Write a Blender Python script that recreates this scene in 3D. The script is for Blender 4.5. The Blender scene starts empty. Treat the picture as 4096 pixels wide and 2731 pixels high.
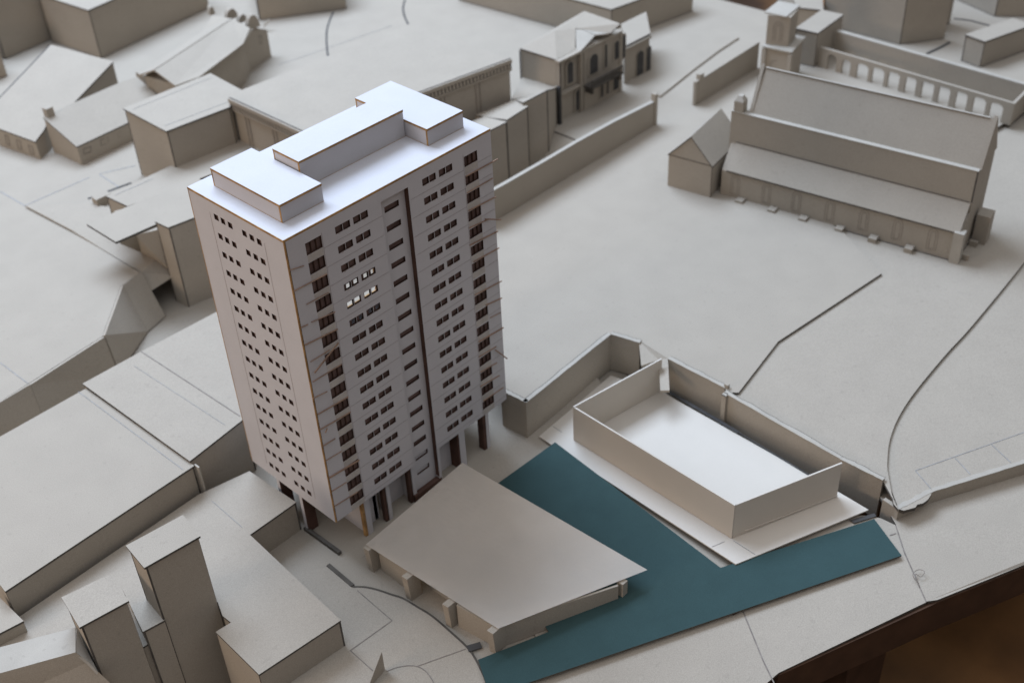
import bpy, bmesh, math, random
from mathutils import Vector, Matrix
from mathutils.geometry import tessellate_polygon
random.seed(7)
C = bpy.context.scene
COL = C.collection

# ------------------------------------------------------------------ camera
CAM = Vector((-3.26034678, -5.0779413, 6.07842295))
R = ((0.68419637, -0.72802968, -0.04298975),
     (-0.47134005, -0.39644072, -0.78782822),
     (0.55651944, 0.559292, -0.61439285))          # rows: right, down, forward
FPX = 4902.0
cd = bpy.data.cameras.new('camera'); cam = bpy.data.objects.new('camera', cd); COL.objects.link(cam)
cd.sensor_width = 36; cd.lens = 36 * FPX / 4096; cd.clip_start = 0.05; cd.clip_end = 200
r, d, f = Vector(R[0]), Vector(R[1]), Vector(R[2])
m = Matrix((r, -d, -f)).transposed().to_4x4(); m.translation = CAM
cam.matrix_world = m
cd.dof.use_dof = True; cd.dof.focus_distance = 7.3; cd.dof.aperture_fstop = 1.05
C.camera = cam

# ------------------------------------------------------------------ light
w = bpy.data.worlds.new('World'); C.world = w; w.use_nodes = True
bg = w.node_tree.nodes['Background']
# dim room: cool brightness from above, warm and dark at eye level
_n = w.node_tree.nodes; _l = w.node_tree.links
_tc = _n.new('ShaderNodeTexCoord'); _sx = _n.new('ShaderNodeSeparateXYZ'); _rp = _n.new('ShaderNodeValToRGB')
_l.new(_tc.outputs['Generated'], _sx.inputs[0]); _l.new(_sx.outputs['Z'], _rp.inputs[0]); _l.new(_rp.outputs[0], bg.inputs[0])
_rp.color_ramp.elements[0].position = .22; _rp.color_ramp.elements[0].color = (.050, .032, .020, 1)
_rp.color_ramp.elements[1].position = 1.0; _rp.color_ramp.elements[1].color = (1.05, 1.15, 1.32, 1)
bg.inputs[1].default_value = 1.0
def area(name, loc, target, sx, sy, power, color):
    l = bpy.data.lights.new(name, 'AREA'); l.shape = 'RECTANGLE'; l.size = sx; l.size_y = sy
    l.energy = power; l.color = color
    o = bpy.data.objects.new(name, l); COL.objects.link(o); o.location = loc
    o.rotation_euler = (Vector(target) - Vector(loc)).to_track_quat('-Z', 'Y').to_euler()
    return o
area('window_light', (4.6, 12.3, 17.6), (1.7, 1.2, 0), 16, 9, 6900, (0.705, 0.91, 1.25))
area('side_fill_light', (-13, 3.0, 4.5), (0, 1, .6), 5, 3, 620, (1.0, .82, .68))  # added fill to brighten left-facing walls; no such window is known
C.view_settings.view_transform = 'Standard'; C.view_settings.look = 'None'
C.view_settings.exposure = 0.0; C.view_settings.gamma = 1

# ------------------------------------------------------------------ pixel tracing helpers
def ray(u):
    a, b = (u[0] - 2048) / FPX, (u[1] - 1365.5) / FPX
    return Vector([R[0][i] * a + R[1][i] * b + R[2][i] for i in range(3)])
def at(u, z):
    q = ray(u); return CAM + q * ((z - CAM.z) / q.z)
def onvp(u, p0, p1):                       # ray hits the vertical plane through p0, p1
    n = Vector((p1[1] - p0[1], p0[0] - p1[0], 0)); q = ray(u)
    return CAM + q * ((Vector(p0) - CAM).dot(n) / q.dot(n))
def onpl(u, pl):                           # ray hits a plane given by 3 points
    a, b, c = pl; n = (b - a).cross(c - a); q = ray(u)
    return CAM + q * ((a - CAM).dot(n) / q.dot(n))
def hz(p, u):                              # height of the pixel on the vertical over p
    q = ray(u); h = Vector((q.x, q.y)); v = Vector((p[0] - CAM.x, p[1] - CAM.y))
    t = v.dot(h) / h.dot(h); return CAM.z + q.z * t
def win(x0, y0, w_, W=2352):
    s = w_ / W
    return lambda x, y: (x0 + x * s, y0 + y * s)
gA = win(0, 0, 1200); gB = win(1000, 0, 1200); gC = win(1900, 0, 1200); gD = win(2896, 0, 1200)
gE = win(0, 700, 1200); gF = win(2500, 200, 1596); gK = win(0, 1931, 1200); gL = win(1200, 1931, 1200)
gM = win(2100, 1300, 1200); gN = win(2896, 1300, 1200); gO = win(2400, 1931, 1696)
gR = win(0, 1200, 900, 2016); gV = win(0, 0, 4096); gX = win(3100, 1900, 650, 2265)

# ------------------------------------------------------------------ materials
def mat(name, col, rough=0.9, mott=0.06, scale=6.0, fib=0.05, bump=0.15, spec=0.2, speck=0.0, col2=None):
    m = bpy.data.materials.new(name); m.use_nodes = True; nt = m.node_tree; N = nt.nodes; Lk = nt.links
    b = N['Principled BSDF']; b.inputs['Roughness'].default_value = rough
    b.inputs['Specular IOR Level'].default_value = spec
    tc = N.new('ShaderNodeTexCoord')
    n1 = N.new('ShaderNodeTexNoise'); n1.inputs['Scale'].default_value = scale; n1.inputs['Detail'].default_value = 5
    n2 = N.new('ShaderNodeTexNoise'); n2.inputs['Scale'].default_value = 150; n2.inputs['Detail'].default_value = 2
    Lk.new(tc.outputs['Object'], n1.inputs['Vector']); Lk.new(tc.outputs['Object'], n2.inputs['Vector'])
    c = Vector(col)
    def ramp(src, lo, hi, p0, p1):
        rr = N.new('ShaderNodeValToRGB'); Lk.new(src, rr.inputs[0])
        rr.color_ramp.elements[0].position = p0; rr.color_ramp.elements[1].position = p1
        rr.color_ramp.elements[0].color = (*lo, 1); rr.color_ramp.elements[1].color = (*hi, 1); return rr
    lo = Vector(col2) if col2 else c * (1 - mott)
    r1 = ramp(n1.outputs['Fac'], lo, c * (1 + mott), .3, .7)
    r2 = ramp(n2.outputs['Fac'], (1 - fib,) * 3, (1 + fib,) * 3, .35, .65)
    mx = N.new('ShaderNodeMix'); mx.data_type = 'RGBA'; mx.blend_type = 'MULTIPLY'; mx.inputs[0].default_value = 1
    Lk.new(r1.outputs[0], mx.inputs[6]); Lk.new(r2.outputs[0], mx.inputs[7])
    out = mx.outputs[2]
    if speck:
        n3 = N.new('ShaderNodeTexNoise'); n3.inputs['Scale'].default_value = 26; n3.inputs['Detail'].default_value = 0
        Lk.new(tc.outputs['Object'], n3.inputs['Vector'])
        r3 = ramp(n3.outputs['Fac'], (1, 1, 1), (1 - speck,) * 3, .76, .80)
        m2 = N.new('ShaderNodeMix'); m2.data_type = 'RGBA'; m2.blend_type = 'MULTIPLY'; m2.inputs[0].default_value = 1
        Lk.new(out, m2.inputs[6]); Lk.new(r3.outputs[0], m2.inputs[7]); out = m2.outputs[2]
    Lk.new(out, b.inputs['Base Color'])
    bp = N.new('ShaderNodeBump'); bp.inputs['Strength'].default_value = bump; bp.inputs['Distance'].default_value = .004
    Lk.new(n2.outputs['Fac'], bp.inputs['Height']); Lk.new(bp.outputs[0], b.inputs['Normal'])
    return m
GB = mat('greyboard', (.335, .283, .221), mott=.03, speck=.07, scale=3.5, fib=.09, bump=.25)
GBR = mat('greyboard_rim', (.37, .325, .265), speck=.1)
WC = mat('white_card', (.50, .465, .450), mott=.02, fib=.02, rough=.6)
PAPER = mat('white_paper', (.52, .455, .375), mott=.015, fib=.015, rough=.55, bump=.05)
EDGE = mat('cut_board_edge', (.085, .072, .058), mott=.3, scale=12)
REVEAL = mat('scorched_reveal', (.055, .027, .017), mott=.3, scale=14)
CREAM = mat('cream_sheet', (.68, .60, .505), mott=.015, fib=.015, rough=.55, bump=.05)
BURN = mat('burnt_edge', (.34, .19, .075), mott=.35, scale=14, fib=.15)
DARK = mat('scorched_card', (.085, .045, .032), mott=.3)
INSHADE = mat('shaded_interior', (.13, .082, .068), mott=.3, scale=9)  # painted dark to stand for the shaded interior behind the tower openings
MULL = mat('thin_mullion', (.30, .22, .16), mott=.2)
SCORE = mat('scored_line', (.20, .165, .135), mott=.25, scale=20)
SCOREL = mat('pencil_line', (.27, .255, .24), mott=.25, scale=20)
BLK = mat('dark_gap', (.06, .055, .05), mott=.3)
TEAL = mat('teal_card', (.029, .056, .053), mott=.05, fib=.06, rough=.85)
MDF = mat('fibreboard_edge', (.055, .027, .014), mott=.2, rough=.8)
WOOD = mat('floor_wood', (.20, .09, .03), mott=.5, scale=.7, rough=.5, col2=(.05, .025, .012))
STICK = mat('balsa_stick', (.30, .19, .13), mott=.25, scale=12)

# ------------------------------------------------------------------ building helpers
def mesh(name, bm, mt, parent=None):
    bmesh.ops.recalc_face_normals(bm, faces=bm.faces[:])
    me = bpy.data.meshes.new(name); bm.to_mesh(me); bm.free()
    ms = list(mt) if isinstance(mt, (list, tuple)) else [mt]
    if len(ms) == 1: ms.append(EDGE if mt in (GB, TEAL) else ms[0])
    for q in ms: me.materials.append(q)
    o = bpy.data.objects.new(name, me); COL.objects.link(o)
    if parent:
        o.parent = parent
        p = parent; loc = Vector()
        while p: loc += p.location; p = p.parent
        for v in me.vertices: v.co -= loc
    return o
def thing(name, label, cat, loc, group=None):
    o = bpy.data.objects.new(name, None); COL.objects.link(o); o.location = loc; o.empty_display_size = .05
    o['label'] = label; o['category'] = cat
    if group: o['group'] = group
    return o
def tag(o, label, cat, group=None):
    o['label'] = label; o['category'] = cat
    if group: o['group'] = group
    return o
def struct(o, label=None, cat=None):
    o['kind'] = 'structure'
    if label: o['label'] = label
    if cat: o['category'] = cat
    return o
def ptri(bm, vs):
    if len(vs) <= 4: bm.faces.new(vs); return
    for t in tessellate_polygon([[v.co for v in vs]]):
        try: bm.faces.new([vs[i] for i in t])
        except ValueError: pass
def add_loft(bm, top, bot):                 # closed solid between two same-length rings
    a = [bm.verts.new(p) for p in top]; b = [bm.verts.new(p) for p in bot]; n = len(a)
    ptri(bm, a); ptri(bm, b[::-1])
    for i in range(n): bm.faces.new((a[i], b[i], b[(i + 1) % n], a[(i + 1) % n]))
def add_box(bm, x0, x1, y0, y1, z0, z1):
    add_loft(bm, [(x0, y0, z1), (x1, y0, z1), (x1, y1, z1), (x0, y1, z1)],
                 [(x0, y0, z0), (x1, y0, z0), (x1, y1, z0), (x0, y1, z0)])
def slab(top, t):
    bm = bmesh.new(); add_loft(bm, [Vector(p) for p in top], [Vector(p) - Vector((0, 0, t)) for p in top])
    bm.normal_update()
    for f in bm.faces:
        if abs(f.normal.z) < .5: f.material_index = 1
    return bm
def area2(pts): return sum(pts[i][0] * pts[(i + 1) % len(pts)][1] - pts[(i + 1) % len(pts)][0] * pts[i][1] for i in range(len(pts)))
def inset(pts, e):
    pts = [Vector(p) for p in pts]; s = 1 if area2(pts) > 0 else -1; n = len(pts); out = []
    for i in range(n):
        a, b, c = pts[i - 1], pts[i], pts[(i + 1) % n]
        d1 = Vector((b.x - a.x, b.y - a.y)).normalized(); d2 = Vector((c.x - b.x, c.y - b.y)).normalized()
        n1 = Vector((-d1.y, d1.x)) * s; n2 = Vector((-d2.y, d2.x)) * s
        k = n1 + n2; q = k.length_squared
        k = k * (2 / q) if q > .3 else n1
        out.append(Vector((b.x + k.x * e, b.y + k.y * e, b.z)))
    return out
def mass(name, label, cat, top, zb, t=.016, over=.008, group=None, wallmat=None, roofmat=None, bots=None):
    """a card building: a roof sheet on walls; top = ring of world points"""
    top = [Vector(p) for p in top]
    c = sum(top, Vector()) / len(top)
    th = thing(name, label, cat, (c.x, c.y, zb if bots is None else min(b[2] for b in bots)), group)
    ins = inset(top, over)
    tt = [p - Vector((0, 0, t + .003)) for p in ins]
    bb = [Vector((p.x, p.y, zb)) for p in ins] if bots is None else [Vector(p) for p in bots]
    bm = bmesh.new(); add_loft(bm, tt, bb); bm.normal_update(); wo = mesh('walls', bm, wallmat or GB, th)
    sgn = 1 if area2(ins) > 0 else -1
    for i in range(len(ins)):               # dark butt joints at the outer corners
        a, b, c = ins[i - 1], ins[i], ins[(i + 1) % len(ins)]
        d1 = Vector((b.x - a.x, b.y - a.y, 0)).normalized(); d2 = Vector((c.x - b.x, c.y - b.y, 0)).normalized()
        if (d1.x * d2.y - d1.y * d2.x) * sgn < .25: continue
        n1 = Vector((d1.y, -d1.x, 0)) * sgn; n2 = Vector((d2.y, -d2.x, 0)) * sgn
        bx = bmesh.new(); e = .0012; wd_ = .011
        q = [b + (n1 + n2) * e, b + n2 * e + d2 * wd_, b - n2 * .001 + d2 * wd_, b - (n1 + n2) * .001]
        add_loft(bx, [Vector((p.x, p.y, tt[i].z - .001)) for p in q], [Vector((p.x, p.y, bb[i].z + .001)) for p in q])
        mesh('corner_joint', bx, EDGE, wo)
    if bots is None and -.05 < zb < .05:  # dark ribbon paints contact shade along the wall feet
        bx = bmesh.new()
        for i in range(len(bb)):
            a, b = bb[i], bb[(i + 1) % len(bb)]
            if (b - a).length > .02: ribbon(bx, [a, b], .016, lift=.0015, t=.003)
        mesh('base_contact_shade', bx, EDGE, wo)
    mesh('roof', slab(top, t), roofmat or GB, th)
    return th
def par(a, b, c): return [Vector(a), Vector(b), Vector(c), Vector(a) + Vector(c) - Vector(b)]   # b = shared corner
def wallseg(bm, p0, p1, z0a, z1a, t, z0b=None, z1b=None, side=1):
    """upright card panel from p0 to p1; t to the side"""
    p0 = Vector((p0[0], p0[1], 0)); p1 = Vector((p1[0], p1[1], 0)); d_ = (p1 - p0).normalized(); n = Vector((-d_.y, d_.x, 0)) * t * side
    z0b = z0a if z0b is None else z0b; z1b = z1a if z1b is None else z1b
    Z = lambda p, z: Vector((p.x, p.y, z))
    add_loft(bm, [Z(p0, z1a), Z(p1, z1b), Z(p1 + n, z1b), Z(p0 + n, z1a)], [Z(p0, z0a), Z(p1, z0b), Z(p1 + n, z0b), Z(p0 + n, z0a)])
def ribbon(bm, pts, w_, up=(0, 0, 1), lift=.0015, t=.001):
    """thin line lying on a surface with normal up"""
    up = Vector(up).normalized(); pts = [Vector(p) for p in pts]; n = len(pts); L_, R_ = [], []
    for i in range(n):
        a = pts[max(i - 1, 0)]; b = pts[min(i + 1, n - 1)]; dd = (b - a).normalized(); s = dd.cross(up).normalized() * w_ / 2
        L_.append(pts[i] + s + up * lift); R_.append(pts[i] - s + up * lift)
    for i in range(n - 1):
        add_loft(bm, [L_[i] + up * t, L_[i + 1] + up * t, R_[i + 1] + up * t, R_[i] + up * t], [L_[i], L_[i + 1], R_[i + 1], R_[i]])
def lines(name, sets, w_, mt, parent=None, up=(0, 0, 1), lift=.0015):
    bm = bmesh.new()
    for s in sets: ribbon(bm, s, w_, up, lift)
    return mesh(name, bm, mt, parent)
def smooth(pts, k=6):
    out = []
    n = len(pts)
    for i in range(n - 1):
        p0, p1, p2, p3 = [Vector(pts[max(0, min(n - 1, j))]) for j in (i - 1, i, i + 1, i + 2)]
        for s in range(k):
            t = s / k
            out.append(.5 * ((2 * p1) + (p2 - p0) * t + (2 * p0 - 5 * p1 + 4 * p2 - p3) * t * t + (3 * p1 - p0 - 3 * p2 + p3) * t ** 3))
    out.append(Vector(pts[-1])); return out

# ------------------------------------------------------------------ SETTING: floor, base boards, terraces
G0 = -.36
bm = bmesh.new(); add_box(bm, -30, 40, -30, 40, -1.75, -1.7); struct(mesh('floor', bm, WOOD), 'brown wooden floor far below the model', 'floor')
# base board under everything; tilts up a little towards its east corner
BPL = (Vector((2.59, -2.80, -.155)), Vector((.1, -1.4, -.365)), Vector((1.7, -.2, -.365)))
e0 = onpl(gO(990, 1052), BPL); e1 = onpl(gO(1870, 650), BPL); e2 = onpl(gO(2352, 455), BPL)
e3 = e2 + (e2 - e1) * 3
_a, _b = at(gK(1130, 665), .56), at(gK(1570, 415), .56); _d = (_b - _a).normalized(); _bk = Vector((-_d.y, _d.x, 0)); _bk = _bk if _bk.y > 0 else -_bk
_s1, _s2 = at(gK(1690, 1165), -.085), at(gK(2030, 1500), -.085); _in = Vector((.05, .02, 0))
_f1 = _b + _bk * .05; _f2 = _a - _d * 5 + _bk * .05; _s3 = _s2 + (_s2 - _s1) * 1.5
def _z(p, z): return Vector((p.x, p.y, z))
bm = slab([_z(p, G0 - .012) for p in (_f2, _f1, _s1 + _in, _s2 + _in, _s3 + _in)] + [Vector((4.5, _s3.y, G0 - .012)), Vector((4.5, 2.2, G0 - .012)), Vector((-7, 2.2, G0 - .012))], .03)
struct(mesh('base_board', bm, GB), 'lowest grey board the model is built on', 'base board')
def onb(u): return onpl(u, BPL)
def plz(x, y):
    a, b, c = BPL; n = (b - a).cross(c - a); return a.z - (n.x * (x - a.x) + n.y * (y - a.y)) / n.z
def onp(x, y, dz=0): return Vector((x, y, plz(x, y) + dz))
e1 = at(gO(1870, 650), -.145); e2 = at(gO(2352, 455), -.165); e3 = e2 + (e2 - e1) * 3; e3.z = -.165
seam1 = [onb(gO(790, 705)), onb(gO(905, 985)), onb(gO(965, 1109))]
seam2 = [onb(gO(1640, 235)), onb(gO(1690, 390)), onb(gO(1810, 660))]
o = mesh('paving', slab([e0, onb(gO(900, 1130)), onb(gV(1250, 1800)), _z(_s3 + _in, G0), _z(_s2 + _in, G0), _z(_s1 + _in, G0), _z(_f1, G0), _z(_f2, G0), Vector((-4.5, 2.1, G0)), Vector((3.2, .8, G0)), onp(2.1, -1.0), onp(2.2, -1.7), onb(gX(1150, 560)), onb(gX(1300, 560)), onb(gX(1480, 600)), onb(gX(1690, 700)), seam2[0], seam2[1], seam2[2]], .02), GB)
struct(o, 'pale grey board paving around the tower and under the teal strip', 'ground')
east = [seam2[0] + Vector((.004, 0, .004)), seam2[1] + Vector((.004, 0, .006)), seam2[2] + Vector((.004, 0, .004)), e1 + Vector((0, 0, .004)), e2 + Vector((0, 0, .004)), e3, Vector((6.5, -2.2, -.17)), Vector((3.3, -1.9, -.19))]
struct(mesh('street', slab(east, .02), GB), 'pale board street strip along the east edge of the model', 'street')
# dark fibreboard edge of the base
bm = bmesh.new()
ed = [e0 - Vector((0, 0, .02)), e1 - Vector((0, 0, .02)), e2 - Vector((0, 0, .02)), e3 - Vector((0, 0, .02))]
bk = [p + Vector((.25, .6, 0)) for p in ed]
for i in range(3):
    q = [ed[i], ed[i + 1], bk[i + 1], bk[i]]
    add_loft(bm, [p - Vector((0, 0, .001)) for p in q], [Vector((p.x, p.y, p.z - .30)) for p in q])
    ribbon(bm, [ed[i] + Vector((0, -.003, .004)), ed[i + 1] + Vector((0, -.003, .004))], .012)
struct(mesh('base_board_edge', bm, MDF), 'dark brown cut edge of the thick base board', 'base board')
bm = bmesh.new(); q = e0.lerp(e1, .9)
pp = [onb(gO(1870, 900)) + Vector((.25, .3, -.1))]
add_box(bm, q.x - .35, q.x + .25, q.y + .25, q.y + .6, -1.7, q.z - .33)
tag(mesh('trestle', bm, MDF), 'dark brown support block under the edge of the model base', 'support block')
# seams on the paving
bm = bmesh.new(); add_box(bm, -7, .6, -4.5, 1.2, -1.0, -.97); struct(mesh('added_pit_board', bm, GB), 'added deep board at the bottom of the dark pit by the block towers', 'base board')  # added deep pit floor; depth chosen to keep the pit dark
lines('paving_seam', [seam1, seam2, [at(gX(1700, 745), -.153), at(gX(2265, 640), -.16)], [onb(gX(1600, 840)), onb(gX(1690, 810))]], .008, SCORE)
struct(bpy.data.objects['paving_seam'], 'thin dark seams between the paving boards', 'seam')

# east plateau in three board layers ------------------------------------------------
P = lambda u, z=0.0: at(u, z)
cz = [gV(1165, 903), gV(1200, 921), gV(1403, 766), gV(1468, 782)]
lay_mid = smooth([P(gV(2352 + 60, 520), -.022), P(gV(2352, 603), -.022), P(gN(1950, 0), -.022), P(gN(1740, 230), -.022), P(gN(1500, 520), -.022), P(gN(1370, 720), -.022), P(gN(1300, 900), -.022), P(gN(1280, 1080), -.022), P(gN(1290, 1180), -.022), P(gN(1330, 1400), -.022)], 5)
# lowest visible layer (east)
torn = [P(gN(*q), -.044) for q in [(1370, 1440), (1410, 1452), (1470, 1436), (1500, 1428), (1515, 1405), (1560, 1395), (1600, 1365), (1622, 1330), (1632, 1290), (1640, 1300), (2352, 1070)]]
bm = slab(torn + [P(gV(2500, 990), -.044), Vector((9.5, -4.5, -.044)), Vector((10.2, .2, -.044)), Vector((3.6, .2, -.044)), P(gM(1600, 500), -.044), P(gN(1270, 1190), -.044)], .03)
struct(mesh('terrace_east', bm, GB), 'lowest grey board of the east plateau', 'ground')
midp = [Vector((p.x, p.y, -.022)) for p in lay_mid]
bm = slab(midp + [P(gX(1720, 478), -.022), P(gN(1245, 1215), -.022), P(gM(1590, 535), -.022), P(gM(1560, 490), -.022), P(gM(1120, 262), -.022), Vector((3.2, 1.2, -.022)), Vector((9.0, 1.6, -.022))], .0215)
struct(mesh('terrace_middle', bm, GB), 'middle grey board of the east plateau with a curved edge', 'ground')
q = [P(gM(893, 122), -.0005), P(gM(1120, 262), -.0005), at(gM(1133, 512), -.03), at(gM(1062, 512), -.035), at(gM(1047, 272), -.035), at(gM(912, 318), -.035)]
struct(mesh('terrace_tongue', slab(q, .02), [GB, GB]), 'small tongue of plateau board in the gap between the retaining walls', 'ground')
tA = [gM(1675, 528), gM(1985, 128), gV(2025, 628), gV(1935, 531)]
topz = 0.0
# top board: wraps the pit, goes all the way north and west
north = [P(cz[0]), P(cz[1]), P(cz[2]), P(cz[3]),  P(gM(1120, 262)), P(gM(1560, 490)), P(gM(1590, 528)), P(tA[0]), P(tA[1]), P(tA[2]), P(tA[3])]
nchurch = [P(gF(1230, 1035)), P(gF(1300, 700)), P(gF(1900, 640)), P(gD(2190, 970)), P(gD(2240, 975)), P(gD(2352, 880)), P(gD(2900, 400)), P(gD(2900, -60)), P(gD(1800, -160)), P(gD(1000, -150)), P(gD(800, 60)), P(gD(330, 92)), P(gC(1930, 0)), P(gC(1700, -60))]
bm = slab(north + nchurch + [Vector((15, 8, 0)), Vector((10, 13.5, 0)), Vector((3, 13.5, 0)), Vector((3, 6.2, 0)), Vector((5.1, 3.2, 0)), Vector((5.1, 1.86, 0)), Vector((3.2, 1.86, 0)), Vector((2.0, 0.75, 0))], .021)
struct(mesh('terrace_upper', bm, GB), 'upper grey board of the plateau around the church and north streets', 'ground')
# north-west ground and west plateau
pz = 0.0
wp = [P(gE(1095, 765)), P(gE(945, 870)), P(gE(800, 1265)), P(gR(250, 750)), P(gR(0, 905)), P(gR(-500, 1190))]
bm = slab(wp + [Vector((-5, 6, 0)), Vector((-3, 13, 0)), Vector((3.0, 13.5, 0)), Vector((3.0, 5.0, 0)), P(gA(1300, 1400)), P(gE(560, 440))], .021)
struct(mesh('plateau_west', bm, GB), 'west plateau board with a faceted drop down to the sunken street', 'ground')
# ramp sheet beside it
rp = [at(gE(200, 250), .01), at(gE(690, 225), .012), at(gE(1500, 420), .0), at(gE(1370, 790), -.14), at(gE(1180, 912), -.17), at(gE(1105, 775), -.03), at(gE(560, 440), .008)]
bm = bmesh.new(); vs = [bm.verts.new(p) for p in rp]; f_ = bm.faces.new(vs)
bmesh.ops.triangulate(bm, faces=[f_])
res = bmesh.ops.solidify(bm, geom=bm.faces[:], thickness=.015)
struct(mesh('ramp', bm, GB), 'grey board ramp running down to the sunken street', 'ramp')
# retaining wall of the west plateau : three leaning panels
def bot(t, zt, b, zb): return (at(t, zt), at(b, zb))
pw = [(gE(1095, 765), gE(1283, 1108), -.40), (gE(945, 870), gE(1140, 1232), -.40), (gE(800, 1265), gE(915, 1560), -.38), (gR(255, 750), gR(400, 1120), -.36), (gR(-300, 1080), gR(-150, 1450), -.36)]
th = thing('retaining_wall', 'faceted grey card retaining wall below the west plateau', 'retaining wall', (.6, 3.4, -.4))
for i in range(4):
    (t0, b0, z0), (t1, b1, z1) = pw[i], pw[i + 1]
    a, b_ = at(t0, -.004), at(b0, z0); c_, d_ = at(t1, -.004), at(b1, z1)
    n = (c_ - a).cross(b_ - a).normalized(); n = n if n.y > 0 or n.x > 0 else -n
    bm = bmesh.new(); add_loft(bm, [a, c_, c_ + n * .03, a + n * .03], [b_, d_, d_ + n * .03, b_ + n * .03])
    mesh('panel', bm, GB, th)
lines('seam', [[at(gR(0, 560), 0), at(gR(250, 748), 0)]], .006, SCOREL, th)
# sunken street surface north of the flat roofs
bm = bmesh.new(); add_box(bm, -4, 5.1, 1.0, 6.0, -.43, -.40)
struct(mesh('sunken_street', bm, GB), 'sunken street board in deep shade behind the tower', 'street')
# street slope between the terraces and the road wall
sl = [at(gC(557, 1262), -.19), at(gC(560, 1040), -.04), at(gC(690, 975), .003), at(gC(1000, 800), .003), at(gC(1000, 1000), .003), at(gC(700, 1180), -.06)]
s2 = [Vector((5.15, 3.0, .001)), Vector((5.15, 1.88, .001)), Vector((4.55, 1.86, -.19)), Vector((3.0, 1.86, -.38)), Vector((3.0, 3.2, -.38)), Vector((4.55, 3.2, -.19))]
bm = bmesh.new(); add_loft(bm, [s2[0], s2[1], s2[2], s2[5]], [p - Vector((0, 0, .02)) for p in (s2[0], s2[1], s2[2], s2[5])])
add_loft(bm, [s2[5], s2[2], s2[3], s2[4]], [p - Vector((0, 0, .02)) for p in (s2[5], s2[2], s2[3], s2[4])])
struct(mesh('street_ramp', bm, GB), 'street board sloping down between the terraces and the road wall', 'street')
# board seams / pencil lines on the grounds
pl = [[P(gV(640, 150)), P(gV(900, 60))],
      [at(gN(1500, 1140), -.044), at(gN(2352, 840), -.044)], [at(gN(1500, 1140), -.044), at(gN(1620, 1280), -.044)],
      [at(gN(1810, 1040), -.044), at(gN(1930, 1170), -.044)], [at(gN(2095, 935), -.044), at(gN(2250, 1080), -.044)]]
lines('pencil_line', pl, .005, SCOREL); struct(bpy.data.objects['pencil_line'], 'thin pencil lines of plots drawn on the plateau', 'pencil lines')
cv = [smooth([P(gB(*q)) for q in [(655, 95), (630, 150), (605, 230), (600, 300), (605, 400), (615, 450)]], 3),
      smooth([P(gB(*q)) for q in [(1215, 0), (1200, 70), (1215, 140), (1245, 200)]], 3)]
lines('board_edge', cv, .022, BLK); struct(bpy.data.objects['board_edge'], 'curved dark gaps between north ground boards', 'seam')
wl = [[at(gE(0, 130), 0), at(gE(200, 245), 0)], [at(gA(780, 1370), .0), at(gA(935, 1470), .0)], [at(gA(780, 1365), 0), at(gA(1060, 1300), 0)], [at(gE(200, 240), 0), at(gE(700, 20), 0)]]
lines('west_seam', wl, .010, SCOREL); struct(bpy.data.objects['west_seam'], 'thin seams between west plateau boards', 'seam')
lines('street_gap', [[at(gA(690, 1560), .0), at(gA(935, 1470), .0), at(gA(1030, 1435), .0)]], .03, BLK); struct(bpy.data.objects['street_gap'], 'dark slit between ground boards left of the slab roofs', 'seam')

# ------------------------------------------------------------------ retaining walls around the yard
def rwall(label, px_top, zt, px_bot, zb_list, t=.03, rim=True, name='retaining_wall', cat='retaining wall', side=1):
    tops = [at(u, zt) for u in px_top]
    th = thing(name, label, cat, (tops[0].x, tops[0].y, min(zb_list)))
    for i in range(len(tops) - 1):
        bm = bmesh.new(); wallseg(bm, tops[i], tops[i + 1], zb_list[i], zt - .002, t, zb_list[i + 1], zt - .002, side)
        mesh('panel', bm, GB, th)
        if rim:
            bm = bmesh.new()
            k = 14; a, b_ = tops[i], tops[i + 1]; d_ = (b_ - a).normalized(); n = Vector((-d_.y, d_.x, 0)) * side
            pts_in = [a.lerp(b_, s / k) + n * (t * random.uniform(.85, 1.25)) for s in range(k + 1)]
            pts_out = [a.lerp(b_, s / k) - n * random.uniform(.001, .005) for s in range(k + 1)]
            for s in range(k):
                q = [pts_out[s], pts_out[s + 1], pts_in[s + 1], pts_in[s]]
                add_loft(bm, [Vector((p.x, p.y, zt + .006)) for p in q], [Vector((p.x, p.y, zt - .0015)) for p in q])
            mesh('torn_rim', bm, GBR, th)
            bm = bmesh.new(); ribbon(bm, [p + n.normalized() * .004 for p in pts_in], .007, lift=.001, t=.002); mesh('rim_gap', bm, EDGE, th)
    return th
rwall('brown-grey retaining wall from the foot of the tower to its inner corner', [gV(1150, 896), gV(1208, 925), gV(1403, 768), gV(1469, 788)], .004, None, [-.4, -.36, -.36, -.35], side=1)
rwall('short retaining wall panel behind the white tray with a gap at its left', [gM(1120, 266), gM(1568, 494)], .004, None, [-.37, -.37], side=1)
w3 = rwall('long retaining wall behind the white tray running to the torn corner', [gM(1592, 545), gN(0, 530), gN(910, 1050), gN(1245, 1218)], .0, None, [-.37, -.37, -.37, -.37], side=1)
rwall('low wall end at the torn corner of the plateau', [gN(1245, 1365), gN(1368, 1446)], -.06, None, [-.37, -.19], side=1, rim=False)
rwall('low retaining wall along the east street below the torn plateau edge', [gN(1368, 1446), gN(1640, 1306), gN(2352, 1085), gN(2900, 920)], -.048, None, [-.2, -.2, -.2, -.2], side=1)
bm = bmesh.new(); p = at(gM(1565, 488), 0); q = Vector((p.x, p.y, 0))
add_box(bm, q.x - .004, q.x + .022, q.y - .03, q.y + .004, -.33, .035); tag(mesh('wall_post', bm, GB), 'thin grey post at the joint of the tray-side retaining wall', 'post')

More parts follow.
